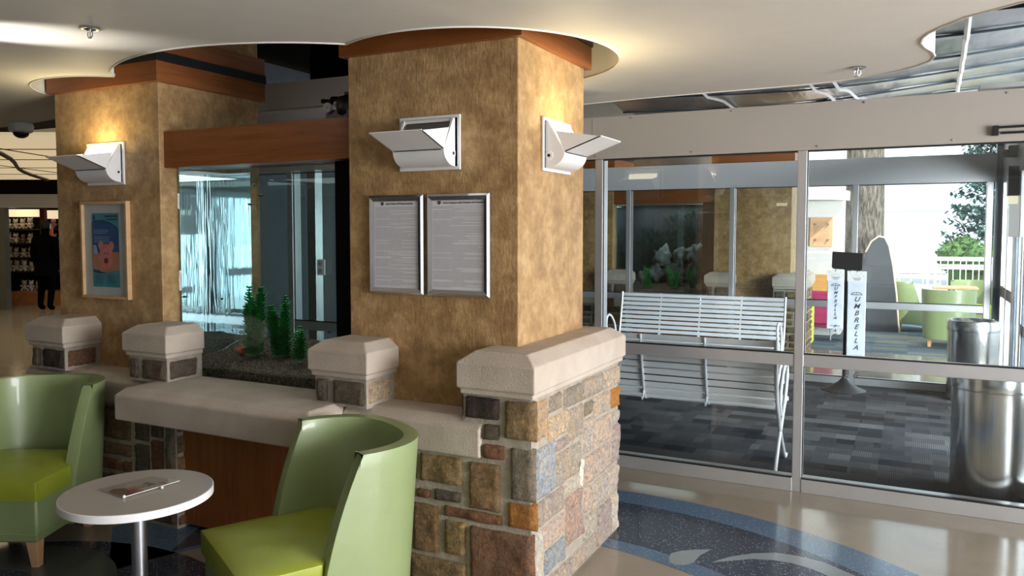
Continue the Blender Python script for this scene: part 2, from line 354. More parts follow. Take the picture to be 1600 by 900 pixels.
def loft_ceiling():
    bm = NB()
    vo = [bm.verts.new((x, y, Zc)) for x, y in outer]; vh = [bm.verts.new((x, y, Zc)) for x, y in hole]
    eo = [bm.edges.new((vo[i], vo[(i + 1) % len(vo)])) for i in range(len(vo))]; eh = [bm.edges.new((vh[i], vh[(i + 1) % len(vh)])) for i in range(len(vh))]
    bmesh.ops.triangle_fill(bm, edges=eo + eh, use_beauty=True, normal=(0, 0, -1))
    # fascia upstands on both edges
    for vs in (vo, vh):
        tops = [bm.verts.new(v.co + Vector((0, 0, .19))) for v in vs]
        for i in range(len(vs)):
            j = (i + 1) % len(vs); bm.faces.new((vs[i], vs[j], tops[j], tops[i]))
    return obj('ceiling', bm, 'ceiling_paint')
struct(loft_ceiling())
for nm, pts in (('trim_1', outer[:-8]), ('trim_2', hole)):   # thin edge bead
    bm = NB(); tube(bm, [(x, y, Zc) for x, y in pts], .006, 6, closed=(nm == 'trim_2')); struct(obj(nm, bm, 'ceiling_paint', smooth=1))
# grey bulkhead behind the tank
bm = NB()
for i in range(4): box(bm, -5.0 + i * .8, -4.205 + i * .8, 4.30, 4.36, 2.27, 2.60)
struct(obj('wall_bulkhead', bm, 'bulkhead_grey'))

# ------------------------------------------------------------------ masonry
PAL = {'d': (.045, .032, .028), 'g': (.26, .185, .09), 'k': (.115, .09, .07), 'r': (.21, .10, .055), 'y': (.22, .20, .165), 'o': (.36, .16, .035), 'b': (.22, .145, .07), 'R': (.19, .10, .06),
       't': (.36, .27, .18), 's': (.34, .30, .25), 'T': (.40, .325, .23), 'B': (.24, .265, .30), 'p': (.35, .295, .255), 'c': (.40, .37, .33), 'm': (.27, .235, .225), 'P': (.29, .225, .19), 'w': (.75, .73, .70)}
FRONT = [(-1.679, -1.515, 0.804, 0.897, 'd'), (-1.491, -1.352, 0.735, 0.895, 'g'), (-1.594, -1.515, 0.719, 0.787, 'k'), (-1.592, -1.491, 0.638, 0.701, 'r'), (-1.464, -1.355, 0.479, 0.699, 'y'), (-1.476, -1.349, 0.362, 0.47, 'o'), (-1.909, -1.695, 0.496, 0.621, 'g'), (-1.664, -1.509, 0.412, 0.616, 'b'), (-1.93, -1.859, 0.419, 0.462, 'r'), (-1.839, -1.702, 0.421, 0.472, 'k'), (-1.952, -1.814, 0.178, 0.395, 'b'), (-1.79, -1.5, 0.355, 0.405, 'r'), (-1.788, -1.677, 0.19, 0.343, 'g'), (-1.659, -1.36, 0.05, 0.337, 'R'), (-1.967, -1.675, 0.02, 0.162, 'g'),
         (-2.2, -1.93, .50, .62, 'b'), (-2.34, -2.22, .40, .62, 'k'), (-2.2, -1.97, .30, .48, 'r'), (-2.34, -2.22, .2, .38, 'b'), (-2.2, -1.99, .02, .28, 'g'), (-2.34, -2.22, .02, .18, 'r')]
RIGHT = [(2.899, 3.014, 0.724, 0.892, 't'), (3.043, 3.168, 0.813, 0.889, 'y'), (3.203, 3.394, 0.799, 0.888, 'y'), (3.41, 3.695, 0.796, 0.894, 's'), (3.708, 3.945, 0.790, 0.89, 's'), (3.032, 3.249, 0.692, 0.795, 'T'), (3.264, 3.428, 0.636, 0.787, 's'), (3.452, 3.562, 0.712, 0.779, 'y'), (3.579, 3.80, 0.678, 0.782, 's'), (3.82, 3.945, 0.672, 0.776, 'o'), (2.902, 3.106, 0.472, 0.688, 'B'), (3.126, 3.25, 0.625, 0.68, 'p'), (3.125, 3.390, 0.470, 0.613, 'p'), (3.445, 3.564, 0.53, 0.699, 'c'), (3.573, 3.823, 0.53, 0.664, 'p'), (3.841, 3.942, 0.592, 0.656, 'c'), (3.456, 3.836, 0.378, 0.515, 'p'), (3.85, 3.945, 0.378, 0.579, 'm'), (3.215, 3.390, 0.405, 0.455, 'c'), (2.903, 3.193, 0.353, 0.46, 'p'), (3.23, 3.426, 0.158, 0.388, 'P'), (3.458, 3.552, 0.243, 0.360, 'p'), (3.568, 3.94, 0.225, 0.360, 'c'), (2.99, 3.209, 0.24, 0.336, 'p'), (3.445, 3.624, 0.110, 0.225, 's'), (3.642, 3.822, 0.012, 0.210, 'm'), (3.838, 3.94, 0.012, 0.205, 'c'), (3.0, 3.21, 0.122, 0.224, 'B'), (3.0, 3.624, 0.012, 0.098, 's'), (2.885, 2.974, 0.012, 0.33, 'c'), (3.402, 3.436, 0.38, 0.523, 'w')]
def stone(bm, lay, O, U, V, N, u0, u1, v0, v1, col, prot=.012, seed=0, grow=.003):
    """one rough stone on the plane O + u U + v V, bulging along N"""
    g = grow; u0 += g; u1 -= g; v0 += g; v1 -= g
    nu = max(3, min(20, int((u1 - u0) / .014))); nv = max(3, min(18, int((v1 - v0) / .014)))
    grid = []
    for j in range(nv + 1):
        row = []
        for i in range(nu + 1):
            a = i / nu; b = j / nv; u = u0 + (u1 - u0) * a; v = v0 + (v1 - v0) * b
            e = min(min(a, 1 - a) * (u1 - u0), min(b, 1 - b) * (v1 - v0)); k = min(1, e / .014)
            p = Vector((u * 1.0, v * 1.0, seed * 1.7)); wob = .0055
            if e < 1e-6:
                u += wob * noise.noise(p * 14 + Vector((9, 1, 4))); v += wob * noise.noise(p * 14 + Vector((2, 7, 5)))
            h = -.012 + (prot + .012) * (k ** .5) + k * (.009 * noise.noise(p * 11) + .006 * noise.noise(p * 34) + .003 * noise.noise(p * 80))
            row.append(bm.verts.new(O + U * u + V * v + N * h))
        grid.append(row)
    jj = random.uniform(.85, 1.12); j3 = [jj * random.uniform(.97, 1.03) for _ in range(3)]
    for j in range(nv):
        for i in range(nu):
            f = bm.faces.new((grid[j][i], grid[j][i + 1], grid[j + 1][i + 1], grid[j + 1][i])); f.material_index = 1; f.smooth = True
            for l in f.loops: l[lay] = (*[min(1, c * q) for c, q in zip(col, j3)], 1)
def rand_rects(u0, u1, v0, v1, smin=.07, smax=.2):
    out = []; v = v0
    while v < v1 - .02:
        h = random.uniform(smin, min(smax, .17)); 
        if v1 - (v + h) < smin: h = v1 - v
        u = u0
        while u < u1 - .02:
            w = random.uniform(.09, .28)
            if u1 - (u + w) < .07: w = u1 - u
            if h > .12 and random.random() < .45:
                k = random.uniform(.4, .6); out += [(u, u + w - .012, v, v + h * k - .012), (u, u + w - .012, v + h * k, v + h - .012)]
            else: out.append((u, u + w - .012, v, v + h - .012))
            u += w
        v += h
    return out
X_, Y_, Z_ = Vector((1, 0, 0)), Vector((0, 1, 0)), Vector((0, 0, 1))
def masonry(name, cores, faces, off=(0, 0), parent=None):
    """cores: mortar boxes; faces: (O,U,V,N,rects)"""
    bm = NB(); lay = bm.loops.layers.float_color.new('Col')
    for c in cores: box(bm, c[0] + off[0], c[1] + off[0], c[2] + off[1], c[3] + off[1], c[4], c[5])
    s = 0
    for O, U, V, N, rects in faces:
        for r in rects:
            s += 1; col = (tuple(min(.7, q * (1.3 if abs(N.x) > .5 else .95)) for q in PAL[r[4]])) if len(r) > 4 else PAL[random.choice('ggbbrkyRbk')]  # side-facing stones lightened, front ones dimmed: side daylight put into their colour
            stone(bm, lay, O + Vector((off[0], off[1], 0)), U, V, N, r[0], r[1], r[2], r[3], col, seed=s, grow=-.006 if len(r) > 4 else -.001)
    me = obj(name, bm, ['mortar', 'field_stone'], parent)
    return me

def capstone(bm, x0, x1, y0, y1, z0, z1, back=False, ch=.055):
    """cast stone cap: chamfered top, thin lower lip"""
    lip = .012
    def ring(ix, iy0, iy1, z): return [bm.verts.new(p) for p in ((x0 + ix, y0 + iy0, z), (x1 - ix, y0 + iy0, z), (x1 - ix, y1 - iy1, z), (x0 + ix, y1 - iy1, z))]
    rs = [ring(lip, lip, 0 if not back else lip, z0), ring(lip, lip, 0 if not back else lip, z0 + .025), ring(0, 0, 0, z0 + .028), ring(0, 0, 0, z1 - ch * .75), ring(ch, ch, ch if back else 0, z1)]
    bm.faces.new(rs[0][::-1]); bm.faces.new(rs[-1])
    for A, B in zip(rs, rs[1:]):
        for i in range(4): bm.faces.new((A[i], A[(i + 1) % 4], B[(i + 1) % 4], B[i]))

def sconce(parent_loc, rz, label, lit, group):
    """recessed wall uplight; local -Y points out of the wall, origin at frame centre"""
    t = empty('wall_sconce', parent_loc, label, 'wall light', rz, group)
    w, h = .163, .123
    bm = NB()
    for e in ((-w, w, -.006, .004, h - .014, h), (-w, w, -.006, .004, -h, -h + .014), (-w, -w + .014, -.006, .004, -h + .014, h - .014), (w - .014, w, -.006, .004, -h + .014, h - .014)): box(bm, *e)
    obj('frame', bm, 'white_powder', t, bev=.0015)
    bm = NB(); tube(bm, [(-.125, -.1035, -.041), (.125, -.1035, -.041)], .0022, 6); obj('seam', bm, 'black_metal', t)
    boxo('recess', 'black_flat', (-w + .010, w - .010, -.004, .003, -h + .014, h - .014), t)
    # housing: side profile in (-y, z)
    prof = [(.0, .105), (.016, .108), (.10, -.038)] + [(.10 * math.cos(a) ** .9 if math.cos(a) > 0 else 0, -.038 - .072 * math.sin(a)) for a in [PI / 2 * i / 9 for i in range(1, 10)]] + [(0, -.11)]
    hw = .131
    bm = NB(); prism(bm, [(-p[0], p[1]) for p in prof[2:]] , -hw + .006, hw - .006, 'x')
    obj('curved_body', bm, 'white_powder', t, smooth=.5)
    for s in (-1, 1):
        bm = NB(); prism(bm, [(-p[0], p[1]) for p in prof], s * hw - .006, s * hw + .006, 'x'); ck = obj('side_cheek', bm, 'white_powder', t, bev=.0015)
        bm = NB(); tube(bm, [(s * hw, -.022, -.052), (s * (hw + .008), -.022, -.052)], .021, 20); pv = obj('pivot_plate', bm, 'white_powder', ck, bev=.001)
        bm = NB(); tube(bm, [(s * hw, -.022, -.052), (s * (hw + .0095), -.022, -.052)], .0075, 12); obj('pivot_screw', bm, 'black_metal', ck)
    bm = NB()
    box(bm, -hw + .006, hw - .006, -.016, -.004, .092, .106)
    obj('top_rail', bm, 'white_powder', t)
    m = 'lamp_lens' if lit else 'silver_frame'
    bm = NB(); vs = [bm.verts.new(p) for p in ((-hw + .012, -.018, .088), (hw - .012, -.018, .088), (hw - .012, -.092, -.024), (-hw + .012, -.092, -.024))]; bm.faces.new(vs)
    obj('lens', bm, m, t)
    # flared visor with its side gussets
    bm = NB()
    a = [(-.10, -.040), (-.275, .022)]; th = .004
    q = [bm.verts.new(p) for p in ((-hw - .004, a[0][0], a[0][1]), (hw + .004, a[0][0], a[0][1]), (hw + .004, a[1][0], a[1][1]), (-hw - .004, a[1][0], a[1][1]))]
    q2 = [bm.verts.new(v.co + Vector((0, .0015, .005))) for v in q]
    bm.faces.new(q); bm.faces.new(q2[::-1])
    for i in range(4): bm.faces.new((q[i], q2[i], q2[(i + 1) % 4], q[(i + 1) % 4]))
    for s in (-1, 1):
        pts = [(s * (hw + .004), -.10, -.040), (s * (hw + .004), -.275, .022), (s * (hw + .004), -.052, .060)]
        A = [bm.verts.new(p) for p in pts]; B = [bm.verts.new((p[0] - s * .004, p[1], p[2])) for p in pts]
        bm.faces.new(A); bm.faces.new(B[::-1])
        for i in range(3): bm.faces.new((A[i], A[(i + 1) % 3], B[(i + 1) % 3], B[i]))
    obj('visor', bm, 'white_powder', t)
    if lit:
        l = lamp('AREA', 'uplight', (0, -.13, .06), 2.3 * lit, (1, .82, .42), shape='RECTANGLE', size=.2, size_y=.06)
        l.rotation_euler = (PI - .12, 0, 0); l.parent = t
    return t

def pair(ox, oy, where, front):
    """two square plaster pillars on stone bases with an aquarium between them"""
    G = lambda s: s + ' ' + where
    for k, (x0, x1, side) in enumerate(((-4.69, -3.77, 'left'), (-2.44, -1.52, 'right'))):
        lab = {('left', True): 'brown mottled plaster pillar carrying the framed teal poster', ('right', True): 'brown mottled plaster pillar carrying two framed notices',
               ('left', False): 'dim plaster pillar left of the far aquarium beyond the vestibule', ('right', False): 'dim plaster pillar right of the far aquarium, seen over the slatted bench'}[(side, front)]
        t = empty('pillar', (ox + (x0 + x1) / 2, oy + 3.44, 0), lab, 'pillar')
        hw = .46
        boxo('shaft', 'plaster', (-hw, hw, -.38, .38, .64, 3.44 if front else 2.75), t, bev=.006)
        for nm, z0, z1, o_ in (('lower_cornice', 2.43, 2.545, .03), ('upper_cornice', 2.595, 2.70, .03)):
            bm = NB(); box(bm, -hw - o_, hw + o_, -.38 - o_, .38 + o_, z0, z1); obj(nm, bm, 'wood_trim', t, bev=.002)
        boxo('reveal_strip', 'black_metal', (-hw - .036, hw + .036, -.416, .416, 2.545, 2.595), t)
    # stone bases
    if front:
        cores_r = [(-2.34, -1.368, 2.874, 3.945, 0, .64), (-1.69, -1.368, 2.874, 3.945, .64, .915)]
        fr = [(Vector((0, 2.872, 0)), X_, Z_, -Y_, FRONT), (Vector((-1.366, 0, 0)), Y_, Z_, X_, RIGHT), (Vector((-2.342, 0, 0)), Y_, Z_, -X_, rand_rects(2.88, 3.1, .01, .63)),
              (Vector((-1.692, 0, 0)), Y_, Z_, -X_, [(2.88, 3.04, .80, .90, 'd')])]
        masonry('fieldstone_wall', cores_r, fr); o = bpy.data.objects['fieldstone_wall']; tag(o, 'multicoloured fieldstone base under the long corner capstone', 'stone wall')
        lf = [(-3.78, -3.67, .45, .63, 'k'), (-3.65, -3.56, .48, .63, 'k'), (-3.54, -3.47, .30, .63, 'y'), (-3.65, -3.56, .26, .465, 'R'), (-3.78, -3.67, .22, .43, 'k'), (-3.65, -3.47, .02, .24, 'k')]
        lf += [r for r in rand_rects(-4.71, -3.80, .01, .63)]
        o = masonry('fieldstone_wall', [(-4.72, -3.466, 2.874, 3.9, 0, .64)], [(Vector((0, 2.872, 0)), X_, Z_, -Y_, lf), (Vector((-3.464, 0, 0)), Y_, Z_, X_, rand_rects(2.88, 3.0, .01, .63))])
        tag(o, 'shadowed fieldstone base behind the left green tub chair', 'stone wall')
    else:
        o = masonry('fieldstone_wall', [(-2.34, -1.368, 2.874, 3.9, 0, .64), (-1.69, -1.368, 2.874, 3.9, .64, .915)], [(Vector((0, 2.872, 0)), X_, Z_, -Y_, rand_rects(-2.33, -1.7, .01, .63) + rand_rects(-1.68, -1.37, .01, .9)), (Vector((-1.366, 0, 0)), Y_, Z_, X_, rand_rects(2.88, 3.9, .01, .9))], (ox, oy))
        tag(o, 'dim fieldstone base right of the far aquarium', 'stone wall')
        o = masonry('fieldstone_wall', [(-4.72, -3.466, 2.874, 3.9, 0, .64)], [(Vector((0, 2.872, 0)), X_, Z_, -Y_, rand_rects(-4.71, -3.47, .01, .63))], (ox, oy))
        tag(o, 'dim fieldstone base left of the far aquarium', 'stone wall')
    # capstones
    caps = [(-4.655, -4.305, 'at the left edge of the poster pillar'), (-3.80, -3.455, 'left of the aquarium'), (-2.50, -2.155, 'right of the aquarium')]
    for i, (x0, x1, lb) in enumerate(caps):
        t = empty('capped_pedestal', (ox + (x0 + x1) / 2, oy + 2.94, .79), ('small cast stone cap on a fieldstone block, ' + lb) if front else ('dim cast stone cap at the far pillars, ' + ['leftmost', 'left of the far aquarium', 'right of the far aquarium'][i]), 'capstone', group='capped pedestals ' + where)
        hw = (x1 - x0) / 2
        bm = NB(); capstone(bm, -hw, hw, -.125, .13, .135, .30); obj('capstone', bm, 'cast_stone', t, bev=.007)
        q = hw - .025
        cols = [['k', 'd', 'k', 'R'], ['k', 'y', 'k', 'k'], ['k', 'k', 'r', 'T']][i]
        bm = NB(); lay = bm.loops.layers.float_color.new('Col'); box(bm, -q, q, -.098, .13, 0, .137)
        stone(bm, lay, Vector((0, -.100, 0)), X_, Z_, -Y_, -q, -q + .085, .005, .13, PAL[cols[0]], seed=i); stone(bm, lay, Vector((0, -.100, 0)), X_, Z_, -Y_, -q + .10, q, .005, .13, PAL[cols[1 if i != 1 else 2]], seed=i + 9)
        stone(bm, lay, Vector((q + .002, 0, 0)), Y_, Z_, X_, -.09, .10, .012, .125, PAL[cols[3]], seed=i + 5)
        obj('stone_block', bm, ['mortar', 'field_stone'], t)
    bm = NB(); capstone(bm, -1.70 + ox, -1.332 + ox, 2.828 + oy, 3.965 + oy, .912, 1.092, back=True, ch=.06)
    o = obj('corner_capstone', bm, 'cast_stone', bev=.008); tag(o, 'long cast stone cap wrapping the right pillar corner' if front else 'dim cast stone cap on the far right pillar corner', 'capstone')
    # ledges
    for nm, x0, x1, y0, lb in (('stone_ledge', -3.60, -2.325, 2.615, 'deep cast stone ledge below the aquarium'), ('stone_ledge', -2.325, -1.60, 2.85, 'cast stone ledge below the notices, behind the right green chair'), ('stone_ledge', -4.72, -3.60, 2.85, 'cast stone ledge behind the left green chair')):
        def f(b):
            z0, z1, ch = .637, .80, .035
            yb = 3.06
            if y0 < 2.8 or True:
                pts = [(x0, y0), (x1, y0), (x1, yb), (x0, yb)]
            e0 = ch if y0 < 2.8 else 0
            lo_ = [b.verts.new((x + ox, y + oy, z0)) for x, y in pts]; mid = [b.verts.new((x + ox, y + oy, z1 - ch)) for x, y in pts]
            tp = [b.verts.new((x + ox, y + oy, z1)) for x, y in ((x0 + e0, y0 + ch * 1.4), (x1 - e0, y0 + ch * 1.4), (x1 - e0, yb), (x0 + e0, yb))]
            b.faces.new(lo_[::-1]); b.faces.new(tp)
            for A, B in ((lo_, mid), (mid, tp)):
                for i in range(4): b.faces.new((A[i], A[(i + 1) % 4], B[(i + 1) % 4], B[i]))
        o = one(nm, 'cast_stone', f, bev=.008); tag(o, lb if front else 'dim ' + lb.replace('behind the left green chair', 'at the far left pillar').replace('below the notices, behind the right green chair', 'at the far right pillar').replace('the aquarium', 'the far aquarium'), 'ledge')
    o = boxo('wood_beam', 'wood_trim', (-3.77 + ox, -2.445 + ox, 3.09 + oy, 3.34 + oy, 1.955, 2.158), bev=.002); tag(o, 'reddish wood beam above the front aquarium' if front else 'dim wood beam above the far aquarium', 'beam')
    o = boxo('kneehole_panel', 'wood_panel', (-3.464 + ox, -2.342 + ox, 2.92 + oy, 2.95 + oy, .02, .637), bev=.002); tag(o, 'reddish wood panel closing the gap under the deep ledge' if front else 'dim wood panel under the far aquarium ledge', 'panel')
    boxo('ledge_core', 'black_flat', (-3.466 + ox, -2.342 + ox, 2.96 + oy, 3.88 + oy, 0, .71))['kind'] = 'structure'
    # aquarium
    t = empty('aquarium', (ox - 3.1, oy + 3.5, .80), 'tall glass aquarium with gravel and green plants between the brown pillars' if front else 'far bright aquarium seen through the vestibule glass', 'aquarium')
    xl, xr, yf, yb, z0, z1 = -.665, .50, -.32, .30, -.035, 1.15
    boxo('front_glass', 'tank_glass', (xl, xr, yf - .006, yf, z0, z1), t)
    boxo('back_glass' if front else 'dimming_sheet', 'tank_glass' if front else 'screen_grey', (xl, xr, yb, yb + .006, z0, z1), t)  # far tank: opaque dark sheet added to dim the bright view through it
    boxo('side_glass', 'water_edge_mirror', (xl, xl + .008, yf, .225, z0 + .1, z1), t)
    for yy in (yf - .012, yb - .01): bm = NB(); tube(bm, [(xl + .012, yy, z0), (xl + .012, yy, z1)], .009, 8); obj('corner_seal', bm, 'clear_acrylic', t)
    boxo('black_end_panel', 'black_flat', (xr, .66, yf - .03, yb, -.01, 1.15), t)
    boxo('base_rim', 'black_metal', (xl, xr, yf - .012, yf - .004, -.055, -.03), t)
    boxo('top_brace', 'clear_acrylic', (xl, xr, yf, yf + .12, 1.10, 1.115), t)
    def gr(b):
        nx, ny = 40, 14; rows = []
        for j in range(ny + 1):
            r = []
            for i in range(nx + 1):
                x = xl + .01 + (xr - xl - .02) * i / nx; y = yf + .002 + (yb - yf - .004) * j / ny
                z = .015 + .10 * min(1, j / ny * 1.3) + .018 * noise.noise(Vector((x * 5, y * 6, 1))) + .006 * noise.noise(Vector((x * 40, y * 40, 3)))
                r.append(b.verts.new((x, y, z)))
            rows.append(r)
        for j in range(ny):
            for i in range(nx): b.faces.new((rows[j][i], rows[j][i + 1], rows[j + 1][i + 1], rows[j + 1][i]))
        bot = [b.verts.new((v.co.x, v.co.y, -.035)) for v in rows[0]]
        for i in range(nx): b.faces.new((bot[i], bot[i + 1], rows[0][i + 1], rows[0][i]))
    l = lamp('AREA', 'tank_fill_light', (-.1, 0, 1.13), 3 if front else 4, (.92, 1, .97), shape='RECTANGLE', size=.9, size_y=.45); l.parent = t  # added light to brighten the tank contents, without any lamp fitting
    o = one('gravel', 'gravel', gr, t, smooth=3.14); o['kind'] = 'stuff'
    return t

def aqua_plant(loc, label, stems, h, group):
    t = empty('aquarium_plant', loc, label, 'aquarium plant', 0, group)
    rnd = random.Random(int(loc[0] * 100)); bmS = NB(); bmL = NB()
    for s in range(stems):
        bx, by = rnd.uniform(-.045, .045), rnd.uniform(-.03, .03); hh = h * rnd.uniform(.6, 1) if s else h; lean = rnd.uniform(-.06, .06)
        pts = [(bx + lean * k / 6, by, hh * k / 6) for k in range(7)]; tube(bmS, pts, .0035, 5)
        n = int(hh / .0155)
        for k in range(n):
            z = hh * (k + 1) / n; cx = bx + lean * z / hh
            for q in range(6):
                a = q * 2 * PI / 6 + k * .6 + rnd.uniform(-.2, .2); L = rnd.uniform(.036, .052) * (1 if k < n - 3 else .6); w = .0135
                d = Vector((math.cos(a), math.sin(a), .62)).normalized(); sd = Vector((-math.sin(a), math.cos(a), 0))
                p0 = Vector((cx, by, z)); m_ = p0 + d * L * .55
                vs = [bmL.verts.new(p) for p in (p0, m_ + sd * w, p0 + d * L, m_ - sd * w)]; bmL.faces.new(vs)
    obj('stem', bmS, 'aquarium_plant', t); obj('leaves', bmL, 'aquarium_plant', t)
    return t
pair(0, 0, 'of the near pillars', True)
pair(.25, 6.84, 'of the far pillars', False)
for x, y, lb, st, h in ((-3.40, 3.38, 'tall leafy green aquarium plant, left of the pair in the middle', 7, .40), (-3.22, 3.40, 'leafy green aquarium plant just right of the tallest one', 6, .35), (-3.04, 3.36, 'short dark green aquarium plant at the right end of the tank', 3, .19)):
    aqua_plant((x, y, .865), lb, st, h, 'plants in the near aquarium')
for x, y, lb in ((-3.12, 10.15, 'green plant at the left end of the far aquarium'), (-2.74, 10.12, 'small green plant in the middle of the far aquarium'), (-2.52, 10.1, 'green plant right of centre in the far aquarium')):
    aqua_plant((x, y, .84), lb, 4, .28, 'plants in the far aquarium')
for i, (x, y, z, r) in enumerate(((-3.10, 10.42, 1.0, .125), (-2.85, 10.46, 1.0, .125), (-2.58, 10.44, 1.0, .13), (-2.99, 10.42, 1.24, .12), (-2.74, 10.45, 1.24, .10), (-2.52, 10.44, 1.27, .135), (-2.75, 10.28, .92, .085), (-3.28, 10.44, .95, .09))):
    bm = NB(); ball(bm, (0, 0, 0), r, 20, (1, .8, 1.05), jit=.9, seed=i + 2); o = obj('tank_rock', bm, 'rock_grey', smooth=3.14); o.location = (x, y, z)
    tag(o, 'grey boulder in the far aquarium, ' + ['lower left', 'lower middle', 'lower right', 'upper left', 'upper middle, small', 'tall pale one at upper right', 'front middle', 'far left end'][i], 'rock', 'boulders in the far aquarium')
t = empty('plastic_foliage', (-2.85, 10.52, .85), 'dark spiky foliage behind the boulders in the far aquarium', 'aquarium plant')
bm = NB(); rnd = random.Random(5)
for k in range(420):
    x = rnd.uniform(-.5, .48); z = rnd.uniform(.1, .95) * (1 if x > -.1 else .75); a = rnd.uniform(.5, 2.6); L = rnd.uniform(.06, .16); p = Vector((x, rnd.uniform(-.03, .03), z)); d = Vector((math.cos(a) * L, rnd.uniform(-.02, .02), math.sin(a) * L)); e = Vector((-d.z, 0, d.x)) * .16
    bm.faces.new([bm.verts.new(q) for q in (p - e * .6, p + d * .5 + e, p + d, p + d * .5 - e)])
obj('leaves', bm, 'conifer_dark', t)
def fish(loc, label, mat, L=.03, rz=0):
    bm = NB(); ball(bm, (0, 0, 0), L / 2, 10, (1, .28, .42)); vs = [bm.verts.new(p) for p in ((L * .42, 0, 0), (L * .72, 0, L * .2), (L * .66, 0, 0), (L * .72, 0, -L * .2))]; bm.faces.new(vs)
    o = obj('fish', bm, mat, smooth=1); o.location = loc; o.rotation_euler = (0, 0, rz); tag(o, label, 'fish', 'fish in the near aquarium')
for i, (x, z, lb) in enumerate(((-3.33, 1.86, 'tiny dark fish near the top left of the aquarium'), (-3.28, 1.80, 'tiny dark fish below the uppermost one'), (-3.36, 1.75, 'tiny dark fish third down near the tank top'), (-3.20, 1.88, 'tiny dark fish near the wood beam'), (-2.80, 1.05, 'tiny dark fish at the lower right of the tank'), (-3.60, 1.2, 'tiny dark fish left of the tallest plant'), (-3.52, 1.02, 'tiny dark fish above the orange ornament'))):
    fish((x, 3.33, z), lb, 'fish_dark', .032, .4 * i)
bm = NB(); ball(bm, (0, 0, 0), .028, 14, (1, .8, .75), jit=.5); ball(bm, (.018, 0, .014), .014, 10); o = obj('tank_ornament', bm, 'orange_paint', smooth=1); o.location = (-3.545, 3.42, .885); tag(o, 'small orange ornament on the gravel left of the tall plant', 'ornament')
# filter head with its dial on the beam
t = empty('canister_filter', (-2.62, 3.25, 2.158), 'black canister filter with round white dial on top of the beam', 'aquarium filter')
bm = NB(); lathe(bm, [(0, .02), (.045, .02), (.06, .04), (.062, .09), (.05, .125), (.02, .135), (0, .135)], 24, (.03, 0, 0)); box(bm, -.075, .09, -.05, .05, 0, .06); obj('body', bm, 'black_metal', t, smooth=.7)
bm = NB(); tube(bm, [(-.08, 0, .11), (-.14, 0, .118)], .012, 8); tube(bm, [(.03, 0, .13), (.03, 0, .15)], .02, 10); tube(bm, [(-.02, 0, .12), (-.07, 0, .125), (-.09, 0, .10)], .014, 8); obj('hose_tail', bm, 'black_metal', t, smooth=.7)
bm = NB(); tube(bm, [(-.055, -.052, .07), (-.055, -.066, .07)], .026, 20); g = obj('dial', bm, 'off_white', t); bm = NB(); box(bm, -.058, -.040, -.0675, -.066, .069, .071); obj('needle', bm, 'black_flat', g)
# sconces
sconce((-1.97, 3.055, 1.998), 0, 'unlit white wall uplight above the two framed notices', 0, 'angled wall uplights')
sconce((-1.513, 3.455, 1.998), PI / 2, 'lit white wall uplight on the right side of the notice pillar', 1.0, 'angled wall uplights')
sconce((-4.22, 3.055, 1.99), 0, 'glowing white wall uplight above the framed poster', 1.0, 'angled wall uplights')
sconce((-1.97, 3.825, 1.98), PI, 'lit uplight on the back of the notice pillar, seen mirrored in the glass', .7, 'angled wall uplights')

# framed notices
def notice(x0, x1, title, label, lines):
    t = empty('framed_notice', ((x0 + x1) / 2, 3.055, 1.534), label, 'framed notice', 0, 'privacy notices on the pillar')
    w = (x1 - x0) / 2; h = .232; fw = .028
    bm = NB()
    def bar(p):   # mitred bevelled moulding
        o_ = [(-w, -h), (w, -h), (w, h), (-w, h)]; i_ = [(-w + fw, -h + fw), (w - fw, -h + fw), (w - fw, h - fw), (-w + fw, h - fw)]; md = [(-w + fw * .35, -h + fw * .35), (w - fw * .35, -h + fw * .35), (w - fw * .35, h - fw * .35), (-w + fw * .35, h - fw * .35)]
        R = [[bm.verts.new((x, y_, z)) for x, z in ps] for ps, y_ in ((o_, .0), (o_, -.008), (md, -.017), (i_, -.010), (i_, -.003))]
        for A, B in zip(R, R[1:]):
            for i in range(4): bm.faces.new((A[i], A[(i + 1) % 4], B[(i + 1) % 4], B[i]))
    bar(0); obj('frame', bm, 'bright_frame', t)
    boxo('sheet', 'paper', (-w + fw, w - fw, -.004, -.002, -h + fw, h - fw), t)
    text_mesh('heading', title, .0115, 'ink', (-.055 if 'Joint' in title else -.078, -.0045, h - fw - .012), (PI / 2, 0, 0), t, bold=.0002)
    bm = NB(); sx = -.078 if 'Joint' in title else -.098; prism(bm, [(sx - .008, h - fw - .003), (sx + .008, h - fw - .003), (sx + .008, h - fw - .014), (sx, h - fw - .021), (sx - .008, h - fw - .014)], -.0052, -.0042, 'y'); obj('crest', bm, 'ink', t)
    rnd = random.Random(lines); bm = NB(); z = h - fw - .028; i = 0; xw = w - fw - .006
    while z > -h + fw + .008:
        k = rnd.random()
        if k < .10: box(bm, -.03, .03, -.0048, -.0042, z, z + .0012)
        else:
            e = xw if k < .75 else rnd.uniform(-.05, xw)
            box(bm, -xw, e, -.0048, -.0042, z, z + .0014)
        z -= .0046; i += 1
    obj('body_text', bm, 'ink_grey', t)
notice(-2.312, -2.003, 'Joint Notice of Privacy Practices', 'left of the two silver framed privacy notices, English heading', 5)
notice(-1.985, -1.655, 'Aviso Conjunto sobre Prácticas de Privacidad', 'right of the two silver framed privacy notices, Spanish heading', 8)

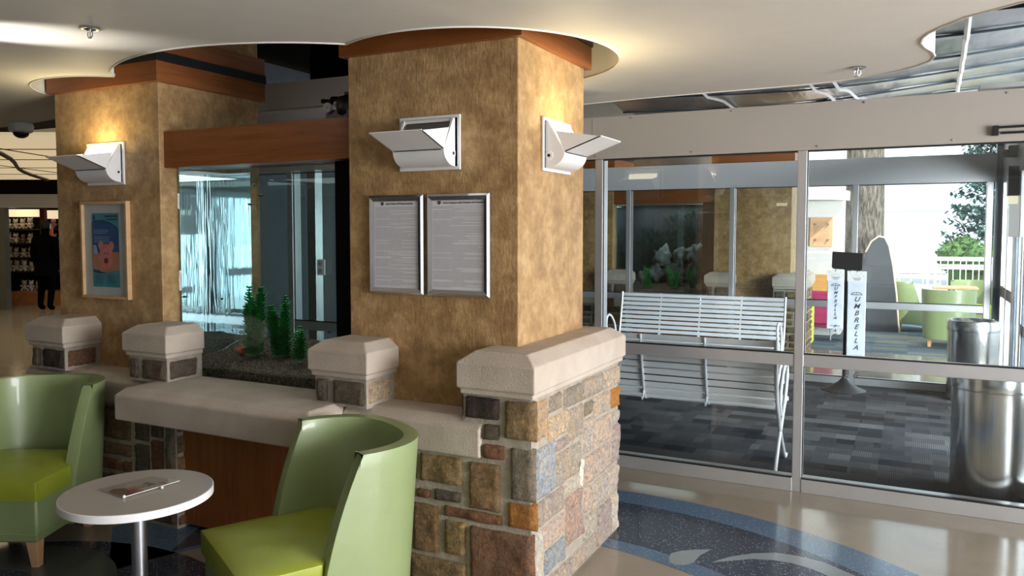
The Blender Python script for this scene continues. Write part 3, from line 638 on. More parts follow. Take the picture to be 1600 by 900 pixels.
# poster
t = empty('framed_poster', (-4.232, 3.06, 1.485), 'pale wood framed teal poster with a pink plush animal face', 'poster')
w, h, fw = .207, .286, .016
bm = NB()
for e in ((-w, w, -.028, 0, h - fw, h), (-w, w, -.028, 0, -h, -h + fw), (-w, -w + fw, -.028, 0, -h + fw, h - fw), (w - fw, w, -.028, 0, -h + fw, h - fw)): box(bm, *e)
obj('frame', bm, 'oak_frame', t, bev=.002)
boxo('mat_board', 'mat_board', (-w + fw, w - fw, -.010, -.006, -h + fw, h - fw), t)
pw, ph = .118, .218
pr_ = boxo('print', 'poster_teal', (-pw, pw, -.012, -.010, -ph, ph), t)
def clip_disc(cx, cz, rx, rz, n=48):
    return [(max(-pw, min(pw, cx + rx * math.cos(2 * PI * i / n))), max(-ph, min(ph, cz + rz * math.sin(2 * PI * i / n)))) for i in range(n)]
def poly_y(name, pts, y, mat, par):
    bm = NB(); bm.faces.new([bm.verts.new((x, y, z)) for x, z in pts]); return obj(name, bm, mat, par)
poly_y('disc_outline', clip_disc(-.05, .02, .222, .157), -.0124, 'poster_dark', pr_)
poly_y('disc', clip_disc(-.05, .02, .217, .152), -.0128, 'poster_blue', pr_)
poly_y('sleeve', [(-.112, .03), (-.085, .03), (-.06, -.05), (-.112, -.08)], -.0131, 'poster_text', pr_)
poly_y('hand', clip_disc(-.08, -.07, .07, .048), -.0132, 'poster_skin', pr_); poly_y('hand', clip_disc(.09, -.065, .075, .055), -.0132, 'poster_skin', pr_); poly_y('hand', clip_disc(0, -.10, .075, .032), -.0133, 'poster_skin', pr_)
face = poly_y('plush_face', clip_disc(.005, -.035, .062, .072), -.0136, 'poster_pink', pr_)
poly_y('ear', clip_disc(-.042, .028, .024, .026), -.0135, 'poster_pink', pr_); poly_y('ear', clip_disc(.052, .026, .024, .026), -.0135, 'poster_pink', pr_)
poly_y('snout', clip_disc(.003, -.062, .020, .017), -.0140, 'shade_red', pr_)
for s in (-1, 1): poly_y('eye', clip_disc(.003 + s * .013, -.018, .0045, .006), -.0141, 'poster_dark', pr_)
bm = NB()
for i in range(2):
    x = .0 + .022 * i
    while x < .108: ww = random.uniform(.006, .02); box(bm, x, min(x + ww, .110), -.0130, -.0124, .196 - i * .019, .204 - i * .019); x += ww + .004
obj('heading', bm, 'poster_dark', pr_); boxo('emblem', 'poster_dark', (-.105, -.092, -.0130, -.0124, .178, .205), pr_)
bm = NB()
for i in range(3): box(bm, -.105, .02 - .01 * (i == 2) + .01 * (i == 1), -.0134, -.0129, .118 - i * .010, .121 - i * .010)
for i in range(4): box(bm, -.105, .035, -.0134, -.0129, .077 - i * .0105, .080 - i * .0105)
obj('caption', bm, 'poster_text', pr_)
for x0 in (-.10, .01):
    bm = NB()
    for i in range(7): box(bm, x0, x0 + .07, -.0128, -.0124, -.152 - i * .008, -.149 - i * .008)
    obj('caption', bm, 'aluminium_dark', pr_)

# ------------------------------------------------------------------ furniture
def tub_chair(label, cover='green_vinyl', seat='lime_vinyl', legm='maple'):
    """local -Y is the open front; origin on the floor"""
    t = empty('tub_chair', (0, 0, 0), label, 'armchair')
    zb, zt = .125, .80
    def shell(b):
        NZ, NP = 12, 40; hwT, hwB = .335, .305
        def path(z, inset):
            k = (z - zb) / (zt - zb); hw = hwB + (hwT - hwB) * k - inset; yb = .345 + .045 * k - inset
            yf = -.10 + .16 * k ** 1.9 ; pts = []; yc = .05
            for i in range(NP + 1):
                s = i / NP
                if s < .2: pts.append((hw, yf + (yc - yf) * s / .2))
                elif s > .8: pts.append((-hw, yc + (yf - yc) * (s - .8) / .2))
                else:
                    a = PI * (s - .2) / .6; n_ = 2.5
                    ca, sa = math.cos(a), math.sin(a)
                    pts.append((hw * math.copysign(abs(ca) ** (2 / n_), ca), yc + (yb - yc) * abs(sa) ** (2 / n_)))
            return pts
        outer_, inner_ = [], []
        for j in range(NZ + 1):
            z = zb + (zt - zb) * j / NZ
            outer_.append([b.verts.new((x, y, z)) for x, y in path(z, 0)])
            inner_.append([b.verts.new((x, y, z)) for x, y in path(z, .072 - .018 * j / NZ)])
        for j in range(NZ):
            for i in range(NP):
                b.faces.new((outer_[j][i], outer_[j][i + 1], outer_[j + 1][i + 1], outer_[j + 1][i]))
                b.faces.new((inner_[j][i + 1], inner_[j][i], inner_[j + 1][i], inner_[j + 1][i + 1]))
            for i in (0, NP): b.faces.new((outer_[j][i], outer_[j + 1][i], inner_[j + 1][i], inner_[j][i]))
        for i in range(NP):
            b.faces.new((outer_[NZ][i], outer_[NZ][i + 1], inner_[NZ][i + 1], inner_[NZ][i])); b.faces.new((outer_[0][i + 1], outer_[0][i], inner_[0][i], inner_[0][i + 1]))
    one('back_shell', cover, shell, t, bev=.021, seg=4, smooth=3.14)
    bm = NB(); box(bm, -.285, .285, -.35, .22, .125, .33); obj('base', bm, cover, t, bev=.012, seg=3, smooth=.6)
    def cush(b):
        n = 22; x0, x1, y0, y1 = -.292, .292, -.362, .20; rows = []
        for j in range(n + 1):
            r = []
            for i in range(n + 1):
                a, c = i / n, j / n; x = x0 + (x1 - x0) * a; y = y0 + (y1 - y0) * c
                if y > -.08:
                    x = max(-.262, min(.262, x))
                dome = (1 - (2 * a - 1) ** 4) * (1 - (2 * c - 1) ** 4)
                z = .418 + .022 * dome + .004 * noise.noise(Vector((x * 9, y * 9, 2))) * dome + .0055 * math.sin(26 * (x + y * .6) + 3 * noise.noise(Vector((x * 4, y * 4, 0)))) * dome * max(0, c - .2)
                r.append(b.verts.new((x, y, z)))
            rows.append(r)
        for j in range(n):
            for i in range(n): b.faces.new((rows[j][i], rows[j][i + 1], rows[j + 1][i + 1], rows[j + 1][i]))
        rim = [rows[0][i] for i in range(n)] + [rows[j][n] for j in range(n)] + [rows[n][n - i] for i in range(n)] + [rows[n - j][0] for j in range(n)]
        lowr = [b.verts.new((v.co.x, v.co.y, .327)) for v in rim]; m_ = len(rim)
        for i in range(m_): b.faces.new((lowr[i], lowr[(i + 1) % m_], rim[(i + 1) % m_], rim[i]))
        b.faces.new(lowr[::-1])
    one('seat_cushion', seat, cush, t, bev=.014, seg=3, smooth=3.14)
    bm = NB(); tube(bm, [(-.283, -.352, .165), (.283, -.352, .165)], .003, 6); tube(bm, [(.2875, -.35, .165), (.2875, -.1, .165)], .003, 6); tube(bm, [(-.2875, -.35, .165), (-.2875, -.1, .165)], .003, 6); obj('piping', bm, cover, t)
    for sx in (-1, 1):
        for sy, y in ((-1, -.315), (1, .20)):
            bm = NB(); a, c = .028, .018; x = sx * (.25 if sy < 0 else .20)
            lo_ = [bm.verts.new((x + sx * .008 + p * c, y + q * c, 0)) for p, q in ((-1, -1), (1, -1), (1, 1), (-1, 1))]; hi_ = [bm.verts.new((x + p * a, y + q * a, .128)) for p, q in ((-1, -1), (1, -1), (1, 1), (-1, 1))]
            bm.faces.new(lo_[::-1]); bm.faces.new(hi_)
            for i in range(4): bm.faces.new((lo_[i], lo_[(i + 1) % 4], hi_[(i + 1) % 4], hi_[i]))
            obj('leg', bm, legm, t, bev=.003)
    return t
ch = tub_chair('green vinyl tub chair right of the round table, back turned to the stone wall')
ch.location = (-2.045, 2.335, 0); ch.rotation_euler = (0, 0, math.radians(-28.9)); ch['group'] = 'green tub chairs'
def chair_at(x, y, deg, label, grp):
    c = copy_tree(ch); c.location = (x, y, 0); c.rotation_euler = (0, 0, math.radians(deg)); c['label'] = label; c['group'] = grp; return c
chair_at(-4.048, 2.425, 25, 'green vinyl tub chair at the left edge, with a visible maple leg', 'green tub chairs')
chair_at(.50, 12.35, 172, 'green tub chair in the far lobby seen from behind, nearest the steel bin', 'lobby tub chairs')
chair_at(.02, 14.1, 105, 'far green tub chair turned sideways, left of the other lobby chairs', 'lobby tub chairs')
chair_at(.92, 14.4, -10, 'farthest green tub chair in the lobby, by the white railing', 'lobby tub chairs')
# round table
t = empty('round_table', (-2.578, 1.962, 0), 'small round white table on a chrome column between the green chairs', 'table')
bm = NB(); lathe(bm, [(0, .592), (.268, .592), (.268, .618), (.266, .620), (0, .620)], 72); obj('tabletop', bm, 'table_edge', t, smooth=.5)
bm = NB(); lathe(bm, [(0, .6202), (.264, .6202), (.264, .6206), (0, .6206)], 72); obj('laminate_top', bm, 'table_white', t)
bm = NB(); lathe(bm, [(.028, .02), (.028, .592)], 28); obj('column', bm, 'chrome', t, smooth=1)
bm = NB(); lathe(bm, [(0, 0), (.19, 0), (.19, .008), (.04, .022), (0, .022)], 40); obj('foot_plate', bm, 'chrome', t, smooth=.6)
# acrylic photo holder on the table
t = empty('acrylic_photo_holder', (0, 0, .621), 'flat acrylic holder with a reddish photograph lying on the white table', 'photo holder')
P4 = [(-2.706, 1.893), (-2.544, 1.873), (-2.517, 2.100), (-2.665, 2.094)]
def q4(u, v):
    a = Vector(P4[0]).lerp(Vector(P4[1]), u); b_ = Vector(P4[3]).lerp(Vector(P4[2]), u); return a.lerp(b_, v)
def quad(name, u0, u1, v0, v1, z, mat, par, wob=0):
    n = 10; pts = [(u0, v0 + (v1 - v0) * i / n) for i in range(n + 1)] + [(u1, v1 - (v1 - v0) * i / n) for i in range(n + 1)]
    bm = NB(); vs = []
    for u, v in pts:
        u += wob * math.sin(v * 21 + u * 5) * .06; p = q4(u, v); vs.append(bm.verts.new((p.x, p.y, z)))
    bm.faces.new(vs); return obj(name, bm, mat, par)
ph_ = quad('photograph', .08, .93, .02, .96, .0015, 'print_pale', t)
quad('dark_patch', .25, .9, .04, .32, .0019, 'print_brown', ph_, 1); quad('red_patch', .52, .92, .22, .42, .0022, 'print_red', ph_, 1); quad('arm', .42, .62, .3, .66, .0024, 'print_skin', ph_, 1); quad('hair_patch', .36, .72, .58, .74, .0021, 'print_brown', ph_, 1); quad('red_lettering', .55, .8, .80, .86, .0021, 'print_red', ph_, 1)
bm = NB(); a = [bm.verts.new((*q4(u, v), .003)) for u, v in ((0, 0), (1, 0), (1, 1), (0, 1))]; b2 = [bm.verts.new(v.co + Vector((0, 0, .003))) for v in a]; bm.faces.new(a[::-1]); bm.faces.new(b2)
for i in range(4): bm.faces.new((a[i], a[(i + 1) % 4], b2[(i + 1) % 4], b2[i]))
obj('acrylic_sheet', bm, 'clear_acrylic', t)
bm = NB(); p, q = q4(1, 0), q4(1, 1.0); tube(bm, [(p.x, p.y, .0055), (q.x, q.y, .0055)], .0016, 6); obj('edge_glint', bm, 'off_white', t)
for u, v in ((.98, .03), (1.12, .62)):
    p = q4(u, v); bm = NB(); ball(bm, (p.x, p.y, .006), .0062, 12); obj('rubber_foot', bm, 'off_white', t, smooth=3.14)

# benches
def bench(label):
    t = empty('slatted_bench', (0, 0, 0), label, 'bench', 0, 'white slatted benches'); L = .88
    bm = NB(); n = 9
    for i in range(n):   # backrest slats
        k = i / (n - 1); z = .475 + .395 * k; y = .205 + .095 * k
        box(bm, -L, L, y - .006, y + .006, z - .0185, z + .0185)
    obj('backrest_slats', bm, 'bench_paint', t, bev=.003)
    bm = NB()
    for i in range(9):
        y = .165 - .05 * i; z = .430 + (.012 if i > 6 else 0) * 0 - .012 * math.sin(PI * i / 9); box(bm, -L, L, y - .019, y + .019, z - .006, z + .006)
    tube(bm, [(-L, -.262, .415), (L, -.262, .415)], .022, 10)
    obj('seat_slats', bm, 'bench_paint', t, bev=.003)
    for x in (-.44, 0, .44):
        bm = NB(); pts = [(x, .315, .89), (x, .308, .84), (x, .268, .66), (x, .222, .48), (x, .19, .425), (x, .12, .412), (x, -.1, .400), (x, -.24, .388), (x, -.292, .40), (x, -.295, .425)]
        tube(bm, pts, .009, 8); tube(bm, [(x, .222, .48), (x, .24, .44), (x, .262, .425), (x, .27, .445)], .008, 8); obj('strap', bm, 'bench_paint', t, smooth=1)
    for s in (-1, 1):
        X = s * (L + .012); bm = NB()
        def sp(pts, r=.0125):
            P = [Vector((X, *p)) for p in pts]; out = []
            for i in range(len(P) - 1):
                p0, p1, p2, p3 = P[max(i - 1, 0)], P[i], P[i + 1], P[min(i + 2, len(P) - 1)]
                for k in range(5):
                    u = k / 5; out.append(.5 * ((2 * p1) + (-p0 + p2) * u + (2 * p0 - 5 * p1 + 4 * p2 - p3) * u * u + (-p0 + 3 * p1 - 3 * p2 + p3) * u ** 3))
            out.append(P[-1]); tube(bm, out, r, 8, flat=(1.0, 1.0))
        sp([(.30, .90), (.285, .80), (.235, .60), (.195, .46), (.10, .34), (.04, .25), (-.08, .13), (-.19, .03), (-.235, .012), (-.25, .03)])
        sp([(.25, 0), (.215, .06), (.12, .17), (.04, .25), (-.06, .34), (-.16, .44), (-.235, .56), (-.23, .645), (-.16, .675), (-.06, .64), (.03, .55), (.06, .45), (.03, .36)])
        sp([(-.06, .34), (-.17, .40), (-.26, .425), (-.285, .40)], .010)
        obj('end_frame', bm, 'bench_paint', t, smooth=1)
    return t
bB = bench('white metal slatted bench facing us against the far vestibule glass'); bB.location = (-2.04, 8.30, .004)
bA = copy_tree(bB); bA.location = (-1.64, 5.50, .004); bA.rotation_euler = (0, 0, PI); bA['label'] = 'white metal slatted bench with its back to the near glass'

# bins
def bin_(x, y, label):
    t = empty('steel_bin', (x, y, .004), label, 'bin', 0, 'stainless steel bins'); r = .22
    bm = NB(); lathe(bm, [(0, 0), (r - .01, 0), (r - .006, .02), (r - .006, .66), (r, .665), (r, .67)], 56); obj('drum', bm, 'stainless', t, smooth=.6)
    bm = NB(); lathe(bm, [(r, .672), (r, .745), (r - .004, .757), (r - .014, .762), (r - .03, .758), (r - .07, .70), (r - .09, .69), (0, .685)], 56); obj('lid_ring', bm, 'stainless', t, smooth=.6)
    return t
b1 = bin_(.46, 5.42, 'large stainless steel bin just behind the near glass'); b2_ = copy_tree(b1); b2_.location = (.55, 8.5, .004); b2_['label'] = 'stainless steel bin in the far corner of the vestibule'

# umbrella bag stand
t = empty('umbrella_bag_stand', (-.556, 8.44, .004), 'black stand holding two packs of umbrella bags in the vestibule', 'stand')
bm = NB(); lathe(bm, [(0, 0), (.205, 0), (.205, .008), (.14, .035), (.06, .085), (.03, .12), (.02, .14), (0, .14)], 40); obj('base', bm, 'black_metal', t, smooth=.7)
bm = NB(); tube(bm, [(0, 0, .1), (0, 0, 1.25)], .018, 12); obj('pole', bm, 'black_metal', t, smooth=1)
bm = NB(); prism(bm, [(-.133, 1.235), (-.12, 1.22), (.12, 1.20), (.142, 1.215), (.146, 1.375), (-.13, 1.39)], -.05, -.035, 'y'); obj('sign_panel', bm, 'black_flat', t)
for x0, x1, zt, zb, lz in ((-.172, -.012, 1.205, .62, 1.02), (.014, .188, 1.20, .225, .93)):
    nm = obj('bag_pack', (lambda b: (box(b, x0 + .004, x1 - .004, -.075, -.045, zb, zt - .02), b)[1])(NB()), 'bag_plastic', t, bev=.006)
    bm = NB(); box(bm, x0, x1, -.082, -.077, zt - .10, zt); obj('header_card', bm, 'off_white', nm)
    bm = NB(); xm = (x0 + x1) / 2
    for i in range(3): box(bm, xm - .04 + .008 * i, xm + .04 - .008 * i, -.0832, -.082, zt - .070 - i * .010, zt - .066 - i * .010)
    for k in range(7): xx = x0 + .02 + k * .02; zz = zt - .02 - .03 * abs(math.sin(k * 1.9)); box(bm, xx, xx + .01, -.0832, -.082, zz, zz + .003)
    tube(bm, [(xm, -.084, zt - .012), (xm, -.084, zt + .015)], .004, 6)
    obj('card_print', bm, 'ink', nm)
    big = zb < .5
    txt = 'U\nM\nB\nR\nE\nL\nL\nA\n\nB\nA\nG'; sz = .068 if big else .042
    n = 12; step = sz * 1.0
    o = text_mesh('lettering', txt, sz, 'ink', (xm, -.0765, (lz - step * 5.6) if big else (lz - step * 5.4)), (PI / 2, 0, 0), nm, shear=.35, line=1.0, align='CENTER', bold=.0012)
    def umb(b):
        R = .052 if big else .042; c = lz + (.035 if big else .03)
        for i in range(24):
            a0, a1 = PI * i / 24, PI * (i + 1) / 24
            vs = [b.verts.new((xm + math.cos(a) * R * q, -.0768, c + math.sin(a) * R * .6 * q)) for a, q in ((a0, 1), (a1, 1), (a1, .84), (a0, .84))]; b.faces.new(vs)
        for k in range(5):
            a = k * PI / 4; vs = [b.verts.new(p) for p in ((xm + math.cos(a) * R - .002, -.0768, c + math.sin(a) * R * .55), (xm + math.cos(a) * R + .002, -.0768, c + math.sin(a) * R * .55), (xm + math.cos(a) * R * .25 + .002, -.0768, c + .004), (xm + math.cos(a) * R * .25 - .002, -.0768, c + .004))]
            b.faces.new(vs)
        vs = [b.verts.new(p) for p in ((xm - R, -.0768, c), (xm + R, -.0768, c), (xm + R, -.0768, c + .005), (xm - R, -.0768, c + .005))]; b.faces.new(vs)
    one('umbrella_mark', 'ink', umb, nm)
    bm = NB(); box(bm, xm - .045, xm + .045, -.0772, -.0765, zb + .03, zb + .036); obj('rule', bm, 'ink', nm)

# ------------------------------------------------------------------ storefronts
def store(name, y, x0, x1, mull, zr=(.775, .85), zh=(2.08, 2.36), header='header_paint', low=.085):
    t = bpy.data.objects.new(name, None); C.objects.link(t); t.location = ((x0 + x1) / 2, y, 0); t['kind'] = 'structure'; ox = -(x0 + x1) / 2
    def B(nm, m, *e, **k): return boxo(nm, m, (e[0] + ox, e[1] + ox, e[2], e[3], e[4], e[5]), t, **k)
    B('header', header, x0, x1, -.055, .055, zh[0], zh[1], bev=.002)
    for i, m in enumerate(mull):
        B('mullion', 'aluminium', m - .027, m + .027, -.045, .06, 0, zh[0], bev=.003)
        B('gasket', 'black_metal', m + .027, m + .031, -.03, -.02, low, zh[0] - .01)
    for a, b_ in zip(mull, mull[1:]):
        B('rail', 'aluminium', a + .027, b_ - .027, -.04, .05, zr[0], zr[1], bev=.003)
        B('gasket', 'black_metal', a + .03, b_ - .03, -.042, -.03, zr[1] - .001, zr[1] + .008)
        B('gasket', 'black_metal', a + .03, b_ - .03, -.042, -.03, zh[0] - .010, zh[0] - .001)
        B('sill', 'aluminium', a + .027, b_ - .027, -.05, .055, 0, low, bev=.003)
        B('gasket', 'black_metal', a + .03, b_ - .03, -.052, -.03, low - .001, low + .008)
        B('glass', 'store_glass', a + .02, b_ - .02, -.003, .003, low, zh[0])
    return t
st = store('window_1', 5.06, -6.2, .83, [-6.17, -4.62, -3.10, -1.885, -.588, .80])
bm = NB()
for x in (-1.9, -1.25, -.5, .2): tube(bm, [(x + 2.685, -.058, 2.10), (x + 2.685, -.062, 2.10)], .006, 8); tube(bm, [(x + 2.685 + .25, -.058, 2.34), (x + 2.685 + .25, -.062, 2.34)], .006, 8)
box(bm, -1.93 + 2.685, -1.927 + 2.685, -.0565, -.055, 2.08, 2.36)
obj('header_screws', bm, 'aluminium', st)
boxo('post', 'bright_frame', (-4.45 + 2.685, -4.36 + 2.685, -.03, .06, 0, 2.08), st, bev=.003)
t = empty('power_outlet', (-4.30, 5.03, 1.30), 'white power outlet plate on the post seen through the aquarium', 'outlet')
boxo('plate', 'off_white', (-.04, .04, -.012, 0, -.065, .065), t, bev=.004)
for z in (-.03, .03): boxo('socket', 'grey_panel', (-.016, .016, -.015, -.012, z - .018, z + .018), t)
bm = NB(); lathe(bm, [(0, 0), (.05, 0), (.05, .001), (0, .001)], 32); dc = obj('round_decal', bm, 'sticker', st); dc.rotation_euler = (PI / 2, 0, 0); dc.location = (-1.62 + 2.685, -.006, .30)
# second thin vertical behind the left mullion
store('window_2', 8.86, -6.2, .75, [-6.17, -4.6, -2.945, -1.755, -.51, .675], zr=(.80, .87), zh=(2.07, 2.34), header='grey_panel', low=.075)
boxo('trim_3', 'tan_edge', (-6.2, .33, 8.66, 8.80, 2.43, 2.50))['kind'] = 'structure'
boxo('trim_12', 'aluminium_dark', (.72, .775, 8.80, 8.90, 0, 2.6))['kind'] = 'structure'
# right side of the vestibule: automatic doors, header and operators
sd = bpy.data.objects.new('door_1', None); C.objects.link(sd); sd['kind'] = 'structure'; sd.location = (.80, 7, 0)
boxo('header', 'grey_panel', (-.03, .03, -1.9, 1.8, 2.05, 2.45), sd, bev=.002)
for y, w_, m_ in ((1.74, .05, 'aluminium'), (1.25, .03, 'aluminium'), (.74, .07, 'aluminium'), (.60, .025, 'aluminium_dark'), (.40, .03, 'aluminium'), (.2, .05, 'aluminium'), (.05, .02, 'aluminium_dark'), (-.35, .05, 'aluminium'), (-1.0, .05, 'aluminium'), (-1.85, .05, 'aluminium')):
    boxo('stile', m_, (-.03, .03, y - w_, y + w_, 0, 2.05), sd, bev=.002)
boxo('door_rail', 'tan_edge', (-.025, .025, .80, 1.70, .98, 1.08), sd); boxo('door_rail', 'aluminium', (-.025, .025, -1.8, .2, .80, .88), sd); boxo('door_rail', 'aluminium', (-.025, .025, -1.8, 1.7, 0, .10), sd)
boxo('glass', 'store_glass', (-.003, .003, -1.85, 1.74, .1, 2.05), sd)
boxo('operator_box', 'aluminium', (-.09, -.03, -.2, .55, 1.55, 2.04), sd, bev=.004)
o = one('motion_sensor', 'black_metal', lambda b: (box(b, .70, .77, 7.62, 7.78, 2.20, 2.30), tube(b, [(.70, 7.66, 2.24), (.67, 7.64, 2.23)], .035, 12)), bev=.01); tag(o, 'black motion sensor on the header above the side doors', 'sensor')
o = one('door_beacon', ['black_metal', 'beacon'], lambda b: (box(b, .64, .71, 6.9, 7.0, 1.86, 2.08), box(b, .645, .705, 6.905, 6.995, 1.80, 1.858, 1)), bev=.004); tag(o, 'black device with a pale lit lens beside the side doors', 'door beacon')
# black operator arm on the near header
bm = NB(); tube(bm, [(.40, 4.985, 2.155), (.80, 4.985, 2.16)], .0065, 8); tube(bm, [(.42, 4.985, 2.125), (.80, 4.985, 2.125)], .0065, 8); box(bm, .385, .41, 4.975, 5.005, 2.112, 2.165); o = obj('header_bracket', bm, 'black_metal', smooth=.7); tag(o, 'black bracket arm on the near metal header at the right edge', 'bracket')
# silver sheet ceiling above the vestibule
def zs(x, y): return 2.93 + .05 * math.sin(x * 1.5 + .9 * y - 1.2) + .045 * abs(math.sin((y + .18 * x) * 4.2))
def silver(b):
    nx, ny = 120, 40; rows = []
    for j in range(ny + 1):
        r = []
        for i in range(nx + 1):
            x = -3.0 + 7.5 * i / nx; y = 5.35 + 3.9 * j / ny
            z = zs(x, y)
            r.append(b.verts.new((x, y, z)))
        rows.append(r)
    for j in range(ny):
        for i in range(nx): b.faces.new((rows[j][i], rows[j][i + 1], rows[j + 1][i + 1], rows[j + 1][i]))
struct(one('ceiling_silver', 'silver_sheet', silver, smooth=3.14))
bm = NB()
for k in range(1, 14):
    c = k * PI / 4.2
    pts = [(-3 + .15 * i, c - .18 * (-3 + .15 * i), 0) for i in range(51)]
    pts = [(x, y, zs(x, y) - .006) for x, y, _ in pts if 5.37 < y < 9.2]
    if len(pts) > 3: tube(bm, pts, .009, 6)
struct(obj('ceiling_seams', bm, 'aluminium_dark'))
bm = NB()
for x, dx in ((-2.2, .3), (-1.1, .25), (-.9, .25), (.28, .05), (.95, 0), (1.8, 0)):
    tube(bm, [(x + dx * k / 9, 5.37 + .2 * k, zs(x + dx * k / 9, 5.37 + .2 * k) - .035) for k in range(19)], .018, 4)
for y in (5.7, 6.6): tube(bm, [(-3 + .1 * i, y + .3 * math.sin(i * .2), 2.86) for i in range(22)], .012, 6)
struct(obj('ceiling_ribs', bm, 'aluminium'))
boxo('trim_4', 'plenum', (-4.5, 5, 5.15, 5.33, 2.86, 3.2))['kind'] = 'structure'
# vestibule ceiling strip with vent at the right corner
o = boxo('ceiling_vent', 'aluminium_dark', (.50, .62, 7.3, 8.5, 2.44, 2.46)); tag(o, 'dark slotted ceiling vent in the vestibule corner', 'vent')
o = boxo('ceiling_light', 'vent_light', (.60, .70, 8.15, 8.5, 2.42, 2.435)); tag(o, 'small bright ceiling light by the vent', 'light')
boxo('ceiling_corner', 'white_powder', (.36, .83, 5.6, 8.8, 2.462, 2.49))['kind'] = 'structure'

# sprinklers, dome camera
def sprinkler(x, y, label):
    t = empty('fire_sprinkler', (x, y, Zc), label, 'sprinkler', 0, 'ceiling sprinklers')
    bm = NB(); lathe(bm, [(.022, 0), (.04, -.002), (.042, -.006), (.030, -.010), (.018, -.006), (.012, 0)], 28); obj('escutcheon', bm, 'chrome', t, smooth=1)
    bm = NB()
    tube(bm, [(0, 0, 0), (0, 0, -.018)], .008, 10)
    for s in (-1, 1): tube(bm, [(s * .006, 0, -.012), (s * .015, 0, -.022), (s * .014, 0, -.036), (0, 0, -.046)], .0025, 6)
    tube(bm, [(0, 0, -.018), (0, 0, -.046)], .002, 6); obj('frame_arms', bm, 'chrome', t, smooth=1)
    bm = NB(); lathe(bm, [(0, -.046), (.014, -.047), (.014, -.049), (0, -.049)], 16); obj('deflector', bm, 'chrome', t)
sprinkler(-3.05, 2.152, 'chrome fire sprinkler in the ceiling above the left pillar'); sprinkler(-.262, 4.45, 'chrome fire sprinkler in the ceiling near the wavy edge at right')
t = empty('dome_camera', (-6.25, 3.80, Zc), 'white dome security camera under the ceiling edge at far left', 'camera')
bm = NB(); lathe(bm, [(0, 0), (.085, 0), (.09, -.02), (.085, -.06), (.07, -.07), (0, -.07)], 28); obj('housing', bm, 'white_powder', t, smooth=.7)
bm = NB(); ball(bm, (0, 0, -.07), .058, 16, (1, 1, .8)); obj('dome', bm, 'black_metal', t, smooth=1)

# ------------------------------------------------------------------ hall beyond the left pillar, with a gift shop
RZ = math.radians(26.88); FX = Vector((math.cos(RZ), math.sin(RZ), 0)); FY = Vector((-math.sin(RZ), math.cos(RZ), 0))
SO = Vector((-14.9, 10.2, 0)) - FX * 1.06      # shop frame origin: x along the image, y away from us
def shop(x, y, z): return SO + FX * x + FY * y + Vector((0, 0, z))
def sbox(name, mat, e, par=None, bev=0):
    bm = NB(); box(bm, *e); o = obj(name, bm, mat, None, bev=bev); o.location = SO; o.rotation_euler = (0, 0, RZ)
    return o
struct(sbox('wall_shop', 'plenum', (-6, 3.2, 1.6, 1.7, 0, 3.2)))
struct(sbox('trim_5', 'grey_panel', (-5, 3.2, -.05, .15, 2.06, 2.33)))
struct(sbox('trim_6', 'plenum', (-6, 3.2, .15, .3, 2.33, 2.9)))
struct(sbox('wall_jamb', 'jamb_grey', (-2.4, -.45, -.05, .1, 0, 2.06)))
struct(sbox('trim_7', 'shop_glow', (-1.22, -.52, 1.2, 1.3, 1.90, 2.06))); struct(sbox('trim_8', 'shop_glow', (-.36, 1.2, 1.2, 1.3, 1.86, 2.04)))
struct(sbox('trim_9', 'shade_red', (-.13, -.03, .6, .7, 1.3, 2.06)))
o = sbox('wood_plinth', 'shop_wood', (-1.0, 1.2, .9, 1.5, 0, .30)); tag(o, 'lit wooden plinth under the toy shelves in the shop', 'plinth')
zsV = [.40, .72, 1.02, 1.33, 1.64]
for i, z in enumerate(zsV[1:]):
    o = sbox('display_shelf', 'dark_wood', (-1.40, 1.2, 1.15, 1.58, z - .03, z)); tag(o, 'dark gift shop shelf, ' + ['lowest', 'second from the floor', 'third from the floor', 'topmost'][i], 'shelf', 'shop shelves')
def plush(loc, label, mat, s):
    t = empty('plush_toy', loc, label, 'plush toy', RZ + random.uniform(-.4, .4), 'plush toys in the shop')
    bm = NB(); ball(bm, (0, 0, .07 * s), .07 * s, 10, (1, .8, 1)); ball(bm, (0, -.01, .165 * s), .055 * s, 10)
    for q in (-1, 1): ball(bm, (q * .04 * s, 0, .215 * s), .02 * s, 8); ball(bm, (q * .06 * s, -.03 * s, .10 * s), .025 * s, 8); ball(bm, (q * .045 * s, -.06 * s, .02 * s), .026 * s, 8)
    obj('body', bm, mat, t, smooth=3.14)
pos = ['first from the left', 'second from the left', 'third from the left', 'fourth from the left', 'fifth from the left', 'sixth from the left']
for r, z in enumerate([.30] + zsV[1:]):
    xs = [-.9, -.75, -.6] if r == 0 else [-1.2, -1.05, -.89, -.73, -.22, -.04]
    for k, x in enumerate(xs):
        mt = random.choice(['plush_cream', 'plush_brown', 'plush_white', 'plush_pink', 'plush_cream'])
        plush(shop(x, 1.26, z), '%s plush toy on the shop %s, %s' % ({'plush_cream': 'cream', 'plush_brown': 'brown', 'plush_white': 'white', 'plush_pink': 'pink'}[mt], ['plinth', 'lowest shelf', 'second shelf up', 'third shelf up', 'top shelf'][r], pos[k]), mt, random.uniform(.85, 1.1))
o = empty('gift_bag', shop(.27, .25, 1.42), 'orange and white gift bag hanging at the shop entrance', 'bag', RZ)
boxo('pouch', 'orange_paint', (-.07, .07, -.03, .03, 0, .22), o, bev=.01); boxo('white_flap', 'off_white', (-.09, .03, -.034, .032, .20, .30), o, bev=.01); one('handle', 'off_white', lambda b: tube(b, [(-.09, 0, -.1), (-.1, 0, .1), (-.08, 0, .33), (.02, 0, .32), (.05, 0, .2)], .006, 6), o)
